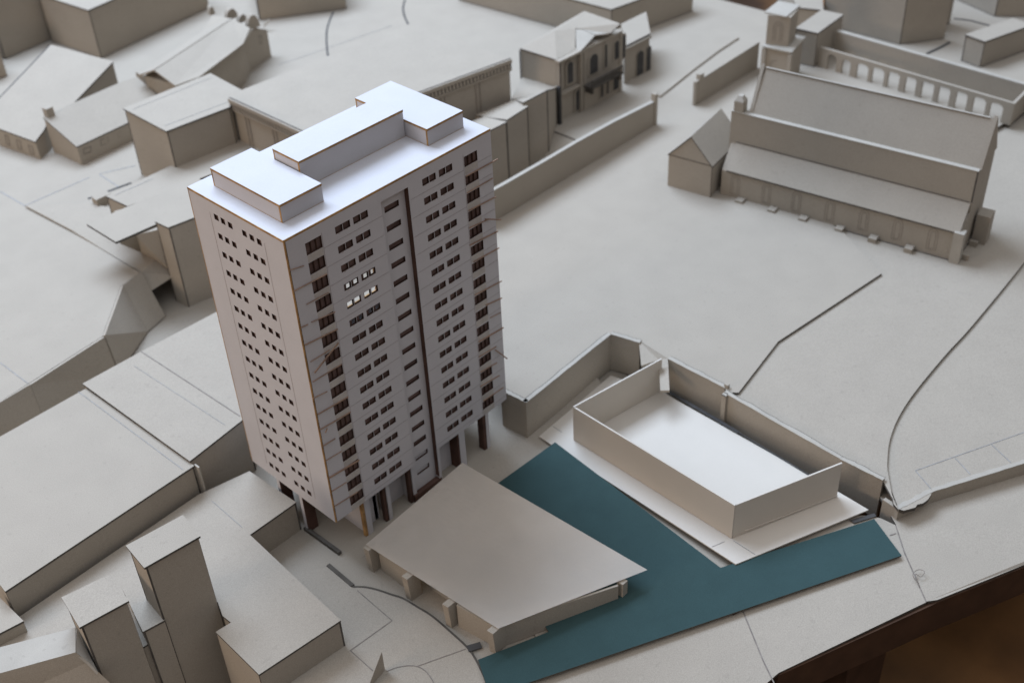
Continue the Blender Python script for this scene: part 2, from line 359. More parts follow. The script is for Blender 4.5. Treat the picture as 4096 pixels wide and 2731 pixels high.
# ------------------------------------------------------------------ TOWER
W, D, H = 1.7, .942, 2.3
tower = thing('tower_block', 'tall white card tower block on stilts with rows of cut windows', 'tower block', (.85, .47, G0))
T = .012
rowz = [2.205 - k * .138 for k in range(16)]; row3 = [2.101 - k * .140 for k in range(17)]
RX0, RX1, RD = .735, .96, .038            # recess in the front
def holed(nm, rects, u0, u1, v0, v1, f0, f1, to3):
    """panel in (u,v) with rectangular holes; extruded between depth f0 and f1"""
    us = sorted({u0, u1, *[r[0] for r in rects], *[r[1] for r in rects]}); us = [u for u in us if u0 <= u <= u1]
    vs = sorted({v0, v1, *[r[2] for r in rects], *[r[3] for r in rects]}); vs = [v for v in vs if v0 <= v <= v1]
    bm = bmesh.new(); V = {}
    def vt(i, j, k):
        if (i, j, k) not in V: V[(i, j, k)] = bm.verts.new(to3(us[i], vs[j], (f0, f1)[k]))
        return V[(i, j, k)]
    nu, nv = len(us) - 1, len(vs) - 1
    solid = [[not any(r[0] - 1e-6 <= us[i] and us[i + 1] <= r[1] + 1e-6 and r[2] - 1e-6 <= vs[j] and vs[j + 1] <= r[3] + 1e-6 for r in rects) for j in range(nv)] for i in range(nu)]
    S_ = lambda i, j: 0 <= i < nu and 0 <= j < nv and solid[i][j]
    for i in range(nu):
        for j in range(nv):
            if not solid[i][j]: continue
            bm.faces.new((vt(i, j, 0), vt(i + 1, j, 0), vt(i + 1, j + 1, 0), vt(i, j + 1, 0)))
            bm.faces.new((vt(i, j, 1), vt(i, j + 1, 1), vt(i + 1, j + 1, 1), vt(i + 1, j, 1)))
            if not S_(i - 1, j): x = bm.faces.new((vt(i, j, 0), vt(i, j + 1, 0), vt(i, j + 1, 1), vt(i, j, 1))); x.material_index = 1
            if not S_(i + 1, j): x = bm.faces.new((vt(i + 1, j, 0), vt(i + 1, j, 1), vt(i + 1, j + 1, 1), vt(i + 1, j + 1, 0))); x.material_index = 1
            if not S_(i, j - 1): x = bm.faces.new((vt(i, j, 0), vt(i, j, 1), vt(i + 1, j, 1), vt(i + 1, j, 0))); x.material_index = 1
            if not S_(i, j + 1): x = bm.faces.new((vt(i, j + 1, 0), vt(i + 1, j + 1, 0), vt(i + 1, j + 1, 1), vt(i, j + 1, 1))); x.material_index = 1
    return bm
toF = lambda u, v, f_: Vector((u, f_, v))
toS = lambda u, v, f_: Vector((f_, u, v))
# side (left) panel x=0 : two groups of three square holes
sideg = [(.699, .655), (.630, .588), (.558, .514)], [(.417, .374), (.345, .302), (.274, .230)]
sr = []
for k, z in enumerate(rowz):
    for g in sideg:
        for (a, b_) in g: sr.append((b_ + .008 * k / 15, a + .008 * k / 15, z - .041, z))
mesh('side_panel', holed('s', sr, 0.0, D, 0, H - .012, 0, T, toS), [WC, REVEAL], tower)
# front panels
c1 = (.143, .263); c2 = [(.369, .425), (.428, .484), (.510, .566), (.570, .626)]
c4 = [(1.080, 1.136), (1.140, 1.196), (1.224, 1.281), (1.285, 1.342)]; c5 = (1.448, 1.568)
front = []
for z in rowz:
    front += [(c1[0], c1[1], z - .083, z)] + [(a, b_, z - .049, z) for a, b_ in c2]
fr = []
for z in rowz:
    fr += [(a, b_, z - .049, z) for a, b_ in c4] + [(c5[0], c5[1], z - .079, z - .004)]
mesh('front_panel', holed('f', front, T + .0015, RX0, 0, H - .012, 0, T, toF), [WC, REVEAL], tower)
mesh('front_panel', holed('f', fr, RX1, W, 0, H - .012, 0, T, toF), [WC, REVEAL], tower)
r3 = [(.785, .905, z + .028 - .043, z + .028) for z in row3]
mesh('recessed_panel', holed('f', r3, RX0 - .02, RX1 + .018, -.29, 2.23, RD, RD + T, toF), [WC, REVEAL], tower)
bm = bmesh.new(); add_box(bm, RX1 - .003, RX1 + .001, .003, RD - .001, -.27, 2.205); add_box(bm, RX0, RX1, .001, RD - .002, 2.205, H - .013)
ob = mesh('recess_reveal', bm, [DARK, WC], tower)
bm = bmesh.new(); add_box(bm, RX0, RX1, .0, RD - .002, 2.206, H - .0125); mesh('recess_head', bm, WC, tower)
# other two walls with an opening that lets light through, soffit, roof
bk_r = [(.95, 1.32, .80, 1.32)] + [(x, x + .12, z - .08, z) for z in rowz[::1] for x in (.2, 1.5)]
mesh('back_panel', holed('b', bk_r, T, W, 0, H - .012, D - T, D, toF), [WC, BURN], tower)
mesh('side_panel', holed('s', [(b_, a, z - .041, z) for z in rowz for g in sideg for a, b_ in g], T, D - T, 0, H - .012, W - T, W - .001, toS), [WC, BURN], tower)
bm = bmesh.new(); add_box(bm, 0.001, W - .002, .002, D - .001, H - .0118, H); mesh('roof', bm, [WC], tower)
bm = bmesh.new(); zz = H - .006
for (x0, x1, y0, y1) in ((-.0015, W, -.001, .0015), (-.0018, .0008, -.0015, D)): add_box(bm, x0, x1, y0, y1, H - .0145, H - .0012)
add_box(bm, -.001, .0014, -.0012, .004, .0, H - .015)   # burnt near corner
add_box(bm, .0014, .010, -.0012, .0004, .0, H - .015)
add_box(bm, -.0012, .0012, D - .006, D, .0, H - .015)
mesh('burnt_trim', bm, BURN, tower)
bm = bmesh.new(); add_box(bm, T + .001, W - T - .001, T + .001 + RD, D - T - .001, .002, .018); add_box(bm, T + .001, RX0 - .02, T + .001, RD + .021, .002, .018); add_box(bm, RX1 + .02, W - T - .001, T + .001, RD + .021, .002, .018)
mesh('soffit', bm, WC, tower)
# dark-painted backing imitates the unlit interior behind windows, except behind the see-through bay
def window(kind, x0, x1, z0, z1, y, parts, see=False, axis='F'):
    """burnt reveal ring + mullions + dark backing"""
    bm = bmesh.new(); e = .0022
    def bx(a0, a1, b0, b1, c0, c1, mi=0):
        nf = len(bm.faces)
        if axis == 'F': add_box(bm, a0, a1, b0, b1, c0, c1)
        else: add_box(bm, b0, b1, a0, a1, c0, c1)
        bm.faces.ensure_lookup_table()
        for f_ in bm.faces[nf:]: f_.material_index = mi
    lo, hi = y + .0015, y + T + .002
    for (p0, p1) in parts:
        bx(p0, p0 + e, lo, hi, z0, z1); bx(p1 - e, p1, lo, hi, z0, z1)
        bx(p0 + e, p1 - e, lo, hi, z1 - e, z1); bx(p0 + e, p1 - e, lo, hi, z0, z0 + e)
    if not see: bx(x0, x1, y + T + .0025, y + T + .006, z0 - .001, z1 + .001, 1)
    else:
        a = parts[0][0]
        for (p0, p1) in parts:
            k = .5 if see == 1 else .25
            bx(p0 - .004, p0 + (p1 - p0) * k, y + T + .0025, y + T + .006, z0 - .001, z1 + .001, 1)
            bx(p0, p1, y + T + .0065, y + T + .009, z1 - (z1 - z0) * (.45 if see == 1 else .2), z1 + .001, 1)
    return mesh('window', bm, [REVEAL, INSHADE], tower)
for k, z in enumerate(rowz):
    for g in sideg:
        s = .008 * k / 15
        window('s', g[2][1] + s - .001, g[0][0] + s + .001, z - .041, z, 0, [(b_ + s, a + s) for a, b_ in g], axis='S')
    q = (c1[1] - c1[0]) / 3
    window('f', c1[0], c1[1], z - .083, z, 0, [(c1[0] + i * q, c1[0] + (i + 1) * q) for i in range(3)])
    window('f', c2[0][0], c2[3][1], z - .049, z, 0, c2, see={3: 1, 4: 2, 5: 1}.get(k, False))
    window('f', c4[0][0], c4[3][1], z - .049, z, 0, c4)
    window('f', c5[0], c5[1], z - .079, z - .004, 0, [(c5[0] + i * q, c5[0] + (i + 1) * q) for i in range(3)])
for k, z in enumerate(row3):
    window('f', .785, .905, z + .028 - .043, z + .028, RD, [(.785, .905)])
smj = bmesh.new()
def _tmpm(b):
    m_ = bpy.data.meshes.new('scorch'); b.to_mesh(m_); b.free(); return m_
# tan spandrels under the balcony windows and score lines at each storey
TONED = mat('toned_card', (.44, .39, .34), mott=.12, scale=9)
for z in rowz:
    for c_, o_ in ((c1, .085), (c5, .081)):
        bm = bmesh.new(); add_box(bm, c_[0] + .002, c_[1], -.0008, .001, z - .050 - o_, z - o_); mesh('spandrel', bm, TONED, tower)
sc = []
for k, z in enumerate(rowz):
    zl = z - .095
    for x0, x1 in ((.27, .73), (.97, 1.44), (1.57, W - .004)): sc.append([Vector((x0, 0, zl)), Vector((x1, 0, zl))])
for x in (.268, 1.442): sc.append([Vector((x, 0, .02)), Vector((x, 0, 2.22))])
o = lines('score_lines', sc, .0022, mat('light_score', (.33, .28, .26), mott=.1), tower, up=(0, -1, 0), lift=.0004)
sc = [[Vector((0, y, 2.2)), Vector((0, y, .1))] for y in (.74, .20)]
lines('score_lines', sc, .0018, bpy.data.materials['light_score'], tower, up=(-1, 0, 0), lift=.0003)
SMUDGE = mat('scorch_smudge', (.42, .37, .33), mott=.2, scale=20)
rs = random.Random(3)
for z in rowz:
    for p0, p1 in c2 + c4:
        xm = (p0 + p1) / 2 + rs.uniform(-.004, .004); bm = bmesh.new(); ww = rs.uniform(.006, .012)
        add_loft(bm, [(xm - ww, -.0006, z - .0495), (xm + ww, -.0006, z - .0495), (xm + ww, .0005, z - .0495), (xm - ww, .0005, z - .0495)],
                     [(xm - ww * .3, -.0006, z - .058), (xm + ww * .3, -.0006, z - .058), (xm + ww * .3, .0005, z - .058), (xm - ww * .3, .0005, z - .058)])
        smj.from_mesh(_tmpm(bm))
mesh('scorch_marks', smj, SMUDGE, tower)['kind'] = 'stuff'
# thin balcony strips, some of them loose (measured on the facade plane)
z3_ = win(1100, 1100, 1000, 1568); z2 = win(1100, 400, 1000, 1960)
def onf(u, y=-.008):
    q = ray(u); return CAM + q * ((y - CAM.y) / q.y)
def strip(a, b_, w_=.007, y0=-.007, y1=-.007, mt=None):
    p, q = onf(a, y0), onf(b_, y1); d_ = (q - p).normalized(); up = Vector((0, -1, 0)); s = d_.cross(up).normalized() * w_ / 2; n = Vector((0, 1, 0)) * .006
    bm = bmesh.new(); add_loft(bm, [p + s, q + s, q + s + n, p + s + n], [p - s, q - s, q - s + n, p - s + n])
    mesh('balcony_strip', bm, mt or STICK, tower)
for a, b_, w_ in [((120, 1335), (230, 1300), .003), ((150, 1500), (410, 1365), .005), ((1500, 600), (1750, 465), .007), ((1510, 730), (1710, 615), .005), ((1520, 870), (1735, 760), .007), ((1525, 1005), (1680, 935), .006), ((1530, 1140), (1750, 1030), .008), ((1560, 1270), (1760, 1160), .007), ((1570, 1530), (1780, 1420), .007)]:
    strip(z2(*a), z2(*b_), w_)
strip(z2(1650, 935), z2(1775, 940), .008, -.01, -.07)
for a, b_, w_ in [((200, 185), (340, 110), .0025), ((165, 330), (210, 310), .004), ((230, 297), (380, 232), .003), ((190, 440), (395, 340), .007), ((225, 545), (345, 470), .003), ((240, 670), (420, 560), .004), ((240, 775), (330, 730), .003), ((270, 875), (460, 765), .007), ((285, 970), (475, 860), .006), ((300, 1075), (380, 1025), .005), ((320, 1165), (420, 1105), .003), ((345, 1270), (530, 1160), .012), ((360, 1355), (450, 1300), .004), ((375, 1450), (520, 1360), .005), ((1325, 190), (1425, 145), .008), ((1350, 270), (1420, 235), .003), ((1280, 420), (1435, 330), .009), ((1280, 515), (1390, 450), .006), ((1290, 610), (1395, 550), .005), ((1290, 700), (1410, 630), .006), ((1310, 790), (1435, 705), .005)]:
    strip(z3_(*a), z3_(*b_), w_)
strip(z3_(250, 615), z3_(400, 425), .009, -.03, -.012); strip(z3_(1385, 470), z3_(1458, 525), .009, -.01, -.05); strip(z3_(318, 990), z3_(330, 960), .006, -.02, -.01)
# rooftop boxes
def roofbox(x0, x1, y0, y1, h):
    e = .0015
    bm = bmesh.new(); add_box(bm, x0, x1, y0, y1, H, H + h - .0145)
    bx = mesh('penthouse', bm, WC, tower)
    bm = bmesh.new(); add_box(bm, x0 - .002, x1 + .002, y0 - .002, y1 + .002, H + h - .0143, H + h - .0008); mesh('burnt_edge', bm, BURN, bx)
    bm = bmesh.new(); add_box(bm, x0 - .0015, x1 + .0015, y0 - .0015, y1 + .0015, H + h - .0007, H + h + .0012); mesh('lid', bm, WC, bx)
    bm = bmesh.new(); add_box(bm, x0 - .0012, x0 + .001, y0 - .0005, y0 + .013, H, H + h - .0146); add_box(bm, x0 - .0012, x0 + .001, y1 - .01, y1, H, H + h - .0146)
    add_box(bm, x0 - .002, x1 + .002, y0 - .002, y1 + .002, H + .0001, H + .0012); mesh('burnt_corner', bm, BURN, bx)
roofbox(.117, .428, .15, .823, .122); roofbox(.439, 1.282, .358, .608, .189); roofbox(1.288, 1.604, .148, .833, .119)
# ground floor: core walls, fins, stilts
bm = bmesh.new()
add_box(bm, .27, .295, .035, .90, G0, -.001)
cw = mesh('stilt_wall', bm, WC, tower)
bm = bmesh.new(); add_box(bm, .247, .269, .028, .055, G0, -.0015); mesh('stilt', bm, BURN, tower)
bm = bmesh.new(); add_box(bm, .2695, .315, .025, .034, G0, -.001); mesh('stilt', bm, WC, tower)
for yy in (.655, .40):
    bm = bmesh.new(); add_box(bm, .004, .016, yy - .02, yy + .012, G0, -.001); mesh('stilt', bm, WC, tower)
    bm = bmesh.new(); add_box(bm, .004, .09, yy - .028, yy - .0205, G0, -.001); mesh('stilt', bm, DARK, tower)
for x in (.47, .715):
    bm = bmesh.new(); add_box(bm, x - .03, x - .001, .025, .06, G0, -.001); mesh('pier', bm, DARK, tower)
    bm = bmesh.new(); add_box(bm, x, x + .03, .018, .06, G0, -.001); mesh('pier', bm, WC, tower)
bm = bmesh.new(); add_box(bm, .50, .73, .14, .16, G0, -.001); add_box(bm, .36, .43, .10, .12, G0, -.06); add_box(bm, .40, .44, .1, .6, G0, -.001); mesh('core_wall', bm, WC, tower)
bm = bmesh.new(); add_box(bm, RX0 - .02, RX1 + .018, RD + T + .001, .3, G0, -.002); mesh('core_wall', bm, WC, tower)
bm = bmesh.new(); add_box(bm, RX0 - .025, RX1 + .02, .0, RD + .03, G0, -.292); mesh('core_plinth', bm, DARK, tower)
bm = bmesh.new(); add_box(bm, .985, 1.19, .10, .12, G0, -.001); mesh('core_wall', bm, WC, tower)
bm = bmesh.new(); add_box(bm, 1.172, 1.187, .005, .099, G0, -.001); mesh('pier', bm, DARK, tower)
bm = bmesh.new(); add_box(bm, 1.1875, 1.245, .003, .03, G0, -.001); mesh('pier', bm, WC, tower)
bm = bmesh.new(); add_box(bm, .962, .985, .001, .09, G0, -.001); mesh('pier', bm, WC, tower)
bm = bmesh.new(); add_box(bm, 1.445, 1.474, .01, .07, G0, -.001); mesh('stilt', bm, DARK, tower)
bm = bmesh.new(); add_box(bm, 1.4745, 1.505, .008, .03, G0, -.001); mesh('stilt', bm, WC, tower)
bm = bmesh.new(); add_box(bm, 1.5, 1.53, .5, .9, G0, -.001); mesh('stilt_wall', bm, WC, tower)

# ------------------------------------------------------------------ teal strip
TPL = (Vector((0, -1.45, -.31)), Vector((2.5, -2.75, -.125)), Vector((1.8, -.4, -.27)))
tp = [onpl(u, TPL) for u in (gM(238, 912), gV(1655, 1303), gV(2008, 1191), gV(2071, 1275), gV(1120, 1600), gV(1095, 1515), gV(1300, 1470), gV(1150, 1105))]
tp = [onpl(gV(1275, 1015), TPL), onpl(gV(1655, 1303), TPL), onpl(gV(2008, 1191), TPL), onpl(gV(2071, 1275), TPL), onpl(gV(1190, 1575), TPL), onpl(gV(1118, 1575), TPL), onpl(gV(1098, 1514), TPL), onpl(gV(1260, 1450), TPL), onpl(gV(1080, 1155), TPL)]
tag(mesh('card_strip', slab(tp, .012), TEAL), 'dark teal card strip bent between the tray and the curved roof', 'card strip')

# ------------------------------------------------------------------ white tray building
WPL = (at(gV(1238, 1002), -.335), at(gV(1690, 1295), -.185), at(gV(1995, 1170), -.13))
th = thing('tray_building', 'open white card box with three walls and a bright floor on a white sheet', 'building model', (2, -1.4, -.3))
wp = [onpl(u, WPL) for u in (gV(1238, 1002), gV(1690, 1295), gV(1995, 1170), gV(1890, 1108), gV(1530, 905), gV(1403, 862))]
mesh('platform', slab(wp, .01), PAPER, th)
up = Vector((0, 0, .003))
b0 = onpl(gV(1680, 1237), WPL) + up; b1 = onpl(gM(380, 900), WPL) + up; b2 = onpl(gM(1057, 520), WPL) + up; b3 = onpl(gV(1922, 1140), WPL) + up
def raised(p, u): return Vector((p.x, p.y, hz(p, u)))
t0 = raised(b0, gV(1682, 1160)); t1 = raised(b1, gM(340, 637)); t2 = raised(b2, gM(1045, 258)); t3 = raised(b3, gV(1927, 1062))
cen = (b0 + b1 + b2 + b3) / 4
def card(a, at_, b_, bt, t=.012):
    n = (b_ - a).cross(Vector((0, 0, 1))).normalized(); n = n if n.dot(cen - a) > 0 else -n
    bm = bmesh.new(); add_loft(bm, [at_, bt, bt + n * t, at_ + n * t], [a, b_, b_ + n * t, a + n * t]); return bm
mesh('wall', card(b1, t1, b2, t2), PAPER, th)
dd = (b0 - b1).normalized() * .0125
mesh('wall', card(b1 + dd, t1 + dd - Vector((0, 0, .006)), b0, t0), PAPER, th)
dd = (b3 - b0).normalized() * .0125
mesh('wall', card(b0 + dd, t0 + dd, b3, t3), PAPER, th)
fl = inset([b0, b1, b2, b3], .0135); fl = [p + Vector((0, 0, .012)) for p in fl]
ext = (fl[2] - fl[1]).normalized() * .03
mesh('floor_sheet', slab([fl[0], fl[1], fl[2] + ext * .4, fl[3] + ext * .4], .008), PAPER, th)
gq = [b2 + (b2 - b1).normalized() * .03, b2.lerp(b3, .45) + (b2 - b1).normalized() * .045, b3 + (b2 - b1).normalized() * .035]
bm = bmesh.new(); ribbon(bm, [gq[0] + Vector((.01, 0, .0)), gq[1]], .032, lift=.001, t=.003); mesh('shadow_gap', bm, BLK, th)  # black ribbon paints in the shade of the slit behind the floor
bm = bmesh.new(); ribbon(bm, [gq[1], gq[1].lerp(gq[2], .93)], .010, lift=.001, t=.003); mesh('shadow_gap', bm, BLK, th)  # thinner run of the same painted shade
up2 = Vector((0, 0, .0015))
lines('crease', [[b0 + (b3 - b0) * .12 + Vector((.0, -.006, .03)), b3 + Vector((0, -.006, .012))]], .006, PAPER, th)
lines('pencil_line', [[onpl(gO(620, 355), WPL), onpl(gO(690, 325), WPL)], [onpl(gO(740, 320), WPL), onpl(gO(862, 398), WPL)], [onpl(gM(215, 790), WPL), onpl(gM(290, 840), WPL)]], .003, SCOREL, th)
# scrap boards under the tray sheet
for pxs, zoff, lab in (([(gO(160, 70)), (gO(690, 440)), (gO(700, 470)), (gO(655, 470))], -.02, None), ([(gX(1060, 600)), (gX(1250, 500)), (gX(1350, 530)), (gX(1040, 620))], -.01, None)):
    pass
bm = slab([onb(gX(1040, 640)) + Vector((0, 0, .012)), onb(gX(1380, 545)) + Vector((0, 0, .012)), onb(gX(1410, 585)) + Vector((0, 0, .012)), onb(gX(1100, 682)) + Vector((0, 0, .012))], .008)
tag(mesh('card_scrap', bm, BLK), 'small black card scrap between the white sheet and the teal strip', 'card scrap')

# ------------------------------------------------------------------ pavilion with a curved paper roof
pav = thing('pavilion', 'low pavilion under a gently curved white paper roof on grey columns', 'pavilion', (.6, -.8, G0))
cA, cB, cC, cD = at(gV(840, 1250), -.118), at(gV(1062, 1062), -.06), at(gV(1487, 1308), -.11), at(gV(1144, 1443), -.118)
bm = bmesh.new(); n = 24; g = []
for i in range(n + 1):
    row = []
    for j in range(n + 1):
        u, v = i / n, j / n
        p = (cA * (1 - u) + cB * u) * (1 - v) + (cD * (1 - u) + cC * u) * v
        p.z -= .05 * math.sin(math.pi * v) * math.sin(math.pi * u)
        row.append(bm.verts.new(p))
    g.append(row)
for i in range(n):
    for j in range(n):
        f_ = bm.faces.new((g[i][j], g[i + 1][j], g[i + 1][j + 1], g[i][j + 1]))
bmesh.ops.solidify(bm, geom=bm.faces[:], thickness=.006)
mesh('roof', bm, CREAM, pav)
def colm(bt, tt, zb, h, wd=.05, dp=.09):
    p = at(gL(*bt), zb); bm = bmesh.new()
    d1 = (cD - cA); d1.z = 0; d1.normalize(); n1 = Vector((d1.y, -d1.x, 0)); n1 = n1 if n1.x < 0 or n1.y < 0 else -n1
    q = [p - d1 * wd / 2, p + d1 * wd / 2, p + d1 * wd * .7 - n1 * dp, p - d1 * wd * .3 - n1 * dp]
    qt = [v - n1 * .005 + Vector((0, 0, h)) for v in [p - d1 * wd / 2 + n1 * .02, p + d1 * wd / 2 + n1 * .02, p + d1 * wd * .7 - n1 * dp, p - d1 * wd * .3 - n1 * dp]]
    add_loft(bm, qt, q); mesh('column', bm, GB, pav); return p
k0 = colm((560, 690), 0, G0, .235); k1 = colm((855, 912), 0, G0, .232); k2 = colm((1170, 1130), 0, G0, .232); k3 = colm((1515, 1338), 0, G0, .232)
dv = (k3 - k0).normalized(); nv = Vector((-dv.y, dv.x, 0)); nv = nv if nv.x > 0 else -nv
def wl_(a, b_, off, z0, z1, mt=GB, nm='wall_panel'):
    bm = bmesh.new(); wallseg(bm, a + nv * off, b_ + nv * off, z0, z1, .015, side=1 if Vector((-(b_ - a).y, (b_ - a).x, 0)).dot(nv) > 0 else -1); mesh(nm, bm, mt, pav)
wl_(k0 + dv * .05, k1 - dv * .02, .05, G0, -.135); wl_(k2 + dv * .05, k3 - dv * .02, .04, G0, -.135)
wl_(k1 + dv * .05, k2 - dv * .02, .16, G0, -.16, GBR)
bm = bmesh.new(); a = at(gL(1572, 1300), G0); b_ = at(gO(100, 700), G0)
wallseg(bm, a, b_, G0, -.126, .015, side=1); mesh('wall_panel', bm, GB, pav)
pz_ = lambda u: at(u, G0 + .03)
bm = slab([pz_(gL(1850, 1208)), at(gO(240, 650), G0 + .03), at(gO(302, 638), G0 + .03), at(gO(160, 540), G0 + .03), at(gL(1700, 900), G0 + .03)], .012); mesh('floor_plate', bm, GB, pav)
bm = bmesh.new(); p = at(gO(135, 668), G0 + .032); add_box(bm, p.x - .02, p.x + .03, p.y - .0, p.y + .05, G0 + .03, -.125); mesh('column', bm, GB, pav)
lines('plate_edge', [[at(gO(150, 545), G0 + .031), at(gO(298, 640), G0 + .031)]], .022, BLK, pav)

# low strips and bars on the yard
def bar(a, b_, z, w_, h, label, mt=GB, name='card_strip', cat='card strip'):
    p, q = at(a, z), at(b_, z); bm = bmesh.new(); wallseg(bm, p, q, z, z + h, w_, side=1); return tag(mesh(name, bm, mt), label, cat)
bar(gL(30, 372), gL(305, 570), G0 + .0, .028, .03, 'thin low grey strip lying on the yard from the tower corner', mt=EDGE, name='kerb_strip', cat='strip')
bar(gL(212, 668), gL(405, 832), G0 + .0, .028, .03, 'short low grey strip on the yard left of the pavilion', mt=EDGE, name='kerb_strip', cat='strip')
sb = smooth([at(gL(*q), G0 + .001) for q in [(415, 830), (500, 830), (600, 850), (720, 890), (810, 920), (920, 985), (1040, 1060), (1180, 1180), (1310, 1300), (1375, 1390), (1440, 1520), (1470, 1600)]], 3)
bm = bmesh.new()
sheet = [Vector((p.x, p.y, G0 + .022)) for p in sb] + [at(gV(1000, 1750), G0 + .022), at(gV(600, 1800), G0 + .022), at(gV(560, 1400), G0 + .022), at(gL(0, 700), G0 + .022), at(gL(210, 655), G0 + .022)]
struct(mesh('yard_board', slab(sheet, .021), GB), 'pale yard board with a curved edge in front of the pavilion', 'ground')
lines('yard_edge', [[Vector((p.x, p.y, G0 + .022)) for p in sb]], .014, EDGE); struct(bpy.data.objects['yard_edge'], 'curved dark cut edge of the yard board', 'seam')
ln = [[(450, 842), (722, 1078)], [(722, 1078), (395, 1312)], [(395, 1312), (570, 1470)], [(1300, 1300), (920, 1435)]]
ls = [[at(gL(*a), G0 + .022), at(gL(*b_), G0 + .022)] for a, b_ in ln]
ls.append(smooth([at(gL(*q), G0 + .022) for q in [(680, 1475), (760, 1445), (860, 1430), (940, 1445), (1000, 1490), (1050, 1568), (1080, 1640)]], 3))
o = lines('yard_seam', ls, .006, SCORE); struct(o, 'dark pencil and cut lines on the yard board', 'seam')
bm = bmesh.new(); ribbon(bm, [at(gL(1315, 1300), G0 + .025), at(gL(1420, 1270), G0 + .025)], .05, lift=.0, t=.006); tag(mesh('card_scrap', bm, BLK), 'short black bar on the yard beside the teal strip', 'card scrap')
bm = bmesh.new(); ribbon(bm, [at(gL(1345, 1170), G0 + .003), at(gL(1480, 1250), G0 + .003)], .05, lift=.0, t=.006); tag(mesh('card_scrap', bm, BLK), 'black scrap at the foot of the pavilion front wall', 'card scrap')

# wedge fin at the bottom edge
p, q = at(gL(655, 1478), G0 + .022), at(gL(520, 1640), G0 + .022)
bm = bmesh.new(); h = hz(p, gL(630, 1345)); n = Vector((.02, .01, 0))
a = [p, q, Vector((p.x, p.y, h))]
vs = [bm.verts.new(v) for v in a] + [bm.verts.new(v + n) for v in a]
bm.faces.new(vs[:3]); bm.faces.new(vs[3:][::-1])
for i in range(3): bm.faces.new((vs[i], vs[(i + 1) % 3], vs[3 + (i + 1) % 3], vs[3 + i]))
tag(mesh('card_wedge', bm, GB), 'upright pointed grey card wedge at the bottom edge', 'card wedge')

# ------------------------------------------------------------------ SOUTH-WEST BUILDINGS
SZ = -.085
S = [at(u, SZ) for u in (gK(2322, 150), gK(1960, 405), gL(320, 1075), gK(2030, 1500), gK(1690, 1165), gK(1810, 1092), gK(1745, 1040))]
_a, _b = at(gK(1130, 665), .56), at(gK(1570, 415), .56); _d = (_b - _a).normalized(); _bk = Vector((-_d.y, _d.x, 0)); _bk = _bk if _bk.y > 0 else -_bk
S += [Vector((_b.x, _b.y, SZ)) + _bk * .03, Vector((_a.x, _a.y, SZ)) - _d * 1.9 + _bk * .03, at(gK(60, 1130), SZ) + Vector((0, .02, 0)), at(gK(1610, 110), SZ) + Vector((-.02, .06, 0)), at(gK(1990, -80), SZ) + Vector((-.01, .04, 0))]
sb_ = mass('flat_roof_building', 'pale stepped flat-roof block between the tower foot and the yard', 'building model', S, -.96, over=.003)
lines('seam', [[at(gK(1660, 140), SZ), at(gK(1900, 350), SZ)]], .003, SCOREL, sb_)
F2Z = .14
a, b_ = at(gR(1740, 1482), F2Z), at(gK(40, 850), F2Z)
c_ = at(gR(740, 752), F2Z)
F2 = [a, b_, at(gR(-700, 1640), F2Z), at(gR(0, 1222), F2Z), at(gR(770, 790), F2Z)]
f2 = mass('flat_roof_building', 'long flat-roofed block with a broad pale roof along the left edge', 'building model', F2, -.36, over=.004)
lines('seam', [[at(gR(700, 820), F2Z), at(gR(1640, 1520), F2Z)]], .004, SCOREL, f2)
F1Z = .165
F1 = [at(gR(1700, 1442), F1Z), at(gR(738, 748), F1Z), at(gR(1265, 460), F1Z), at(gR(1940, 105), F1Z), at(gV(700, 640), F1Z), at(gV(700, 880), F1Z), at(gV(560, 962), F1Z)]
F1 = [at(gR(1700, 1442), F1Z), at(gR(738, 748), F1Z), at(gR(1265, 460), F1Z), at(gR(2060, 42), F1Z), at(gR(2350, 230), F1Z), at(gV(562, 960), F1Z)]
f1 = mass('flat_roof_building', 'flat-roofed pale block touching the left side of the tower', 'building model', F1, -.36, over=.006)
lines('seam', [[at(gR(1265, 462), F1Z), at(gR(2150, 1040), F1Z)]], .008, SCORE, f1)
lines('pencil_line', [[at(gR(1200, 590), F1Z), at(gR(2016, 1120), F1Z)]], .003, SCOREL, f1)
bm = bmesh.new(); p = at(gR(1762, 1490), F2Z); add_box(bm, p.x, p.x + .012, p.y - .02, p.y + .03, -.36, F2Z); mesh('end_card', bm, GBR, f2)

# towers at the lower left share one front plane
TZ = .56
q0, q1, q2, q3 = at(gK(1130, 665), TZ), at(gK(1570, 415), TZ), at(gK(1435, 248), TZ), at(gK(985, 490), TZ)
fp0, fp1 = q0 + Vector((0, .008, 0)), q1 + Vector((0, .008, 0))
t1 = mass('block_tower', 'tallest dark-fronted block tower at lower left with a light lid', 'tower model', [q0, q1, q2, q3], -.96, over=.012)
m0, m1 = onvp(gK(1120, 1165), fp0, fp1), onvp(gK(1293, 1073), fp0, fp1); mz = (m0.z + m1.z) / 2
m0, m1 = at(gK(1120, 1165), mz), at(gK(1293, 1073), mz); m2 = at(gK(1085, 775), mz); m3 = at(gK(960, 830), mz)
mass('block_tower', 'low light-topped block wedged between the two dark towers', 'tower model', [m0, m1, m2, m3], -.96, over=.003)
s0, s1 = onvp(gK(622, 1132), fp0, fp1), onvp(gK(1010, 922), fp0, fp1); sz = (s0.z + s1.z) / 2
s0, s1, s2, s3 = at(gK(622, 1132), sz), at(gK(1010, 922), sz), at(gK(862, 712), sz), at(gK(480, 895), sz)
t2 = mass('block_tower', 'shorter dark-fronted block tower with a rough-edged light lid', 'tower model', [s0, s1, s2, s3], -.96, over=.012)
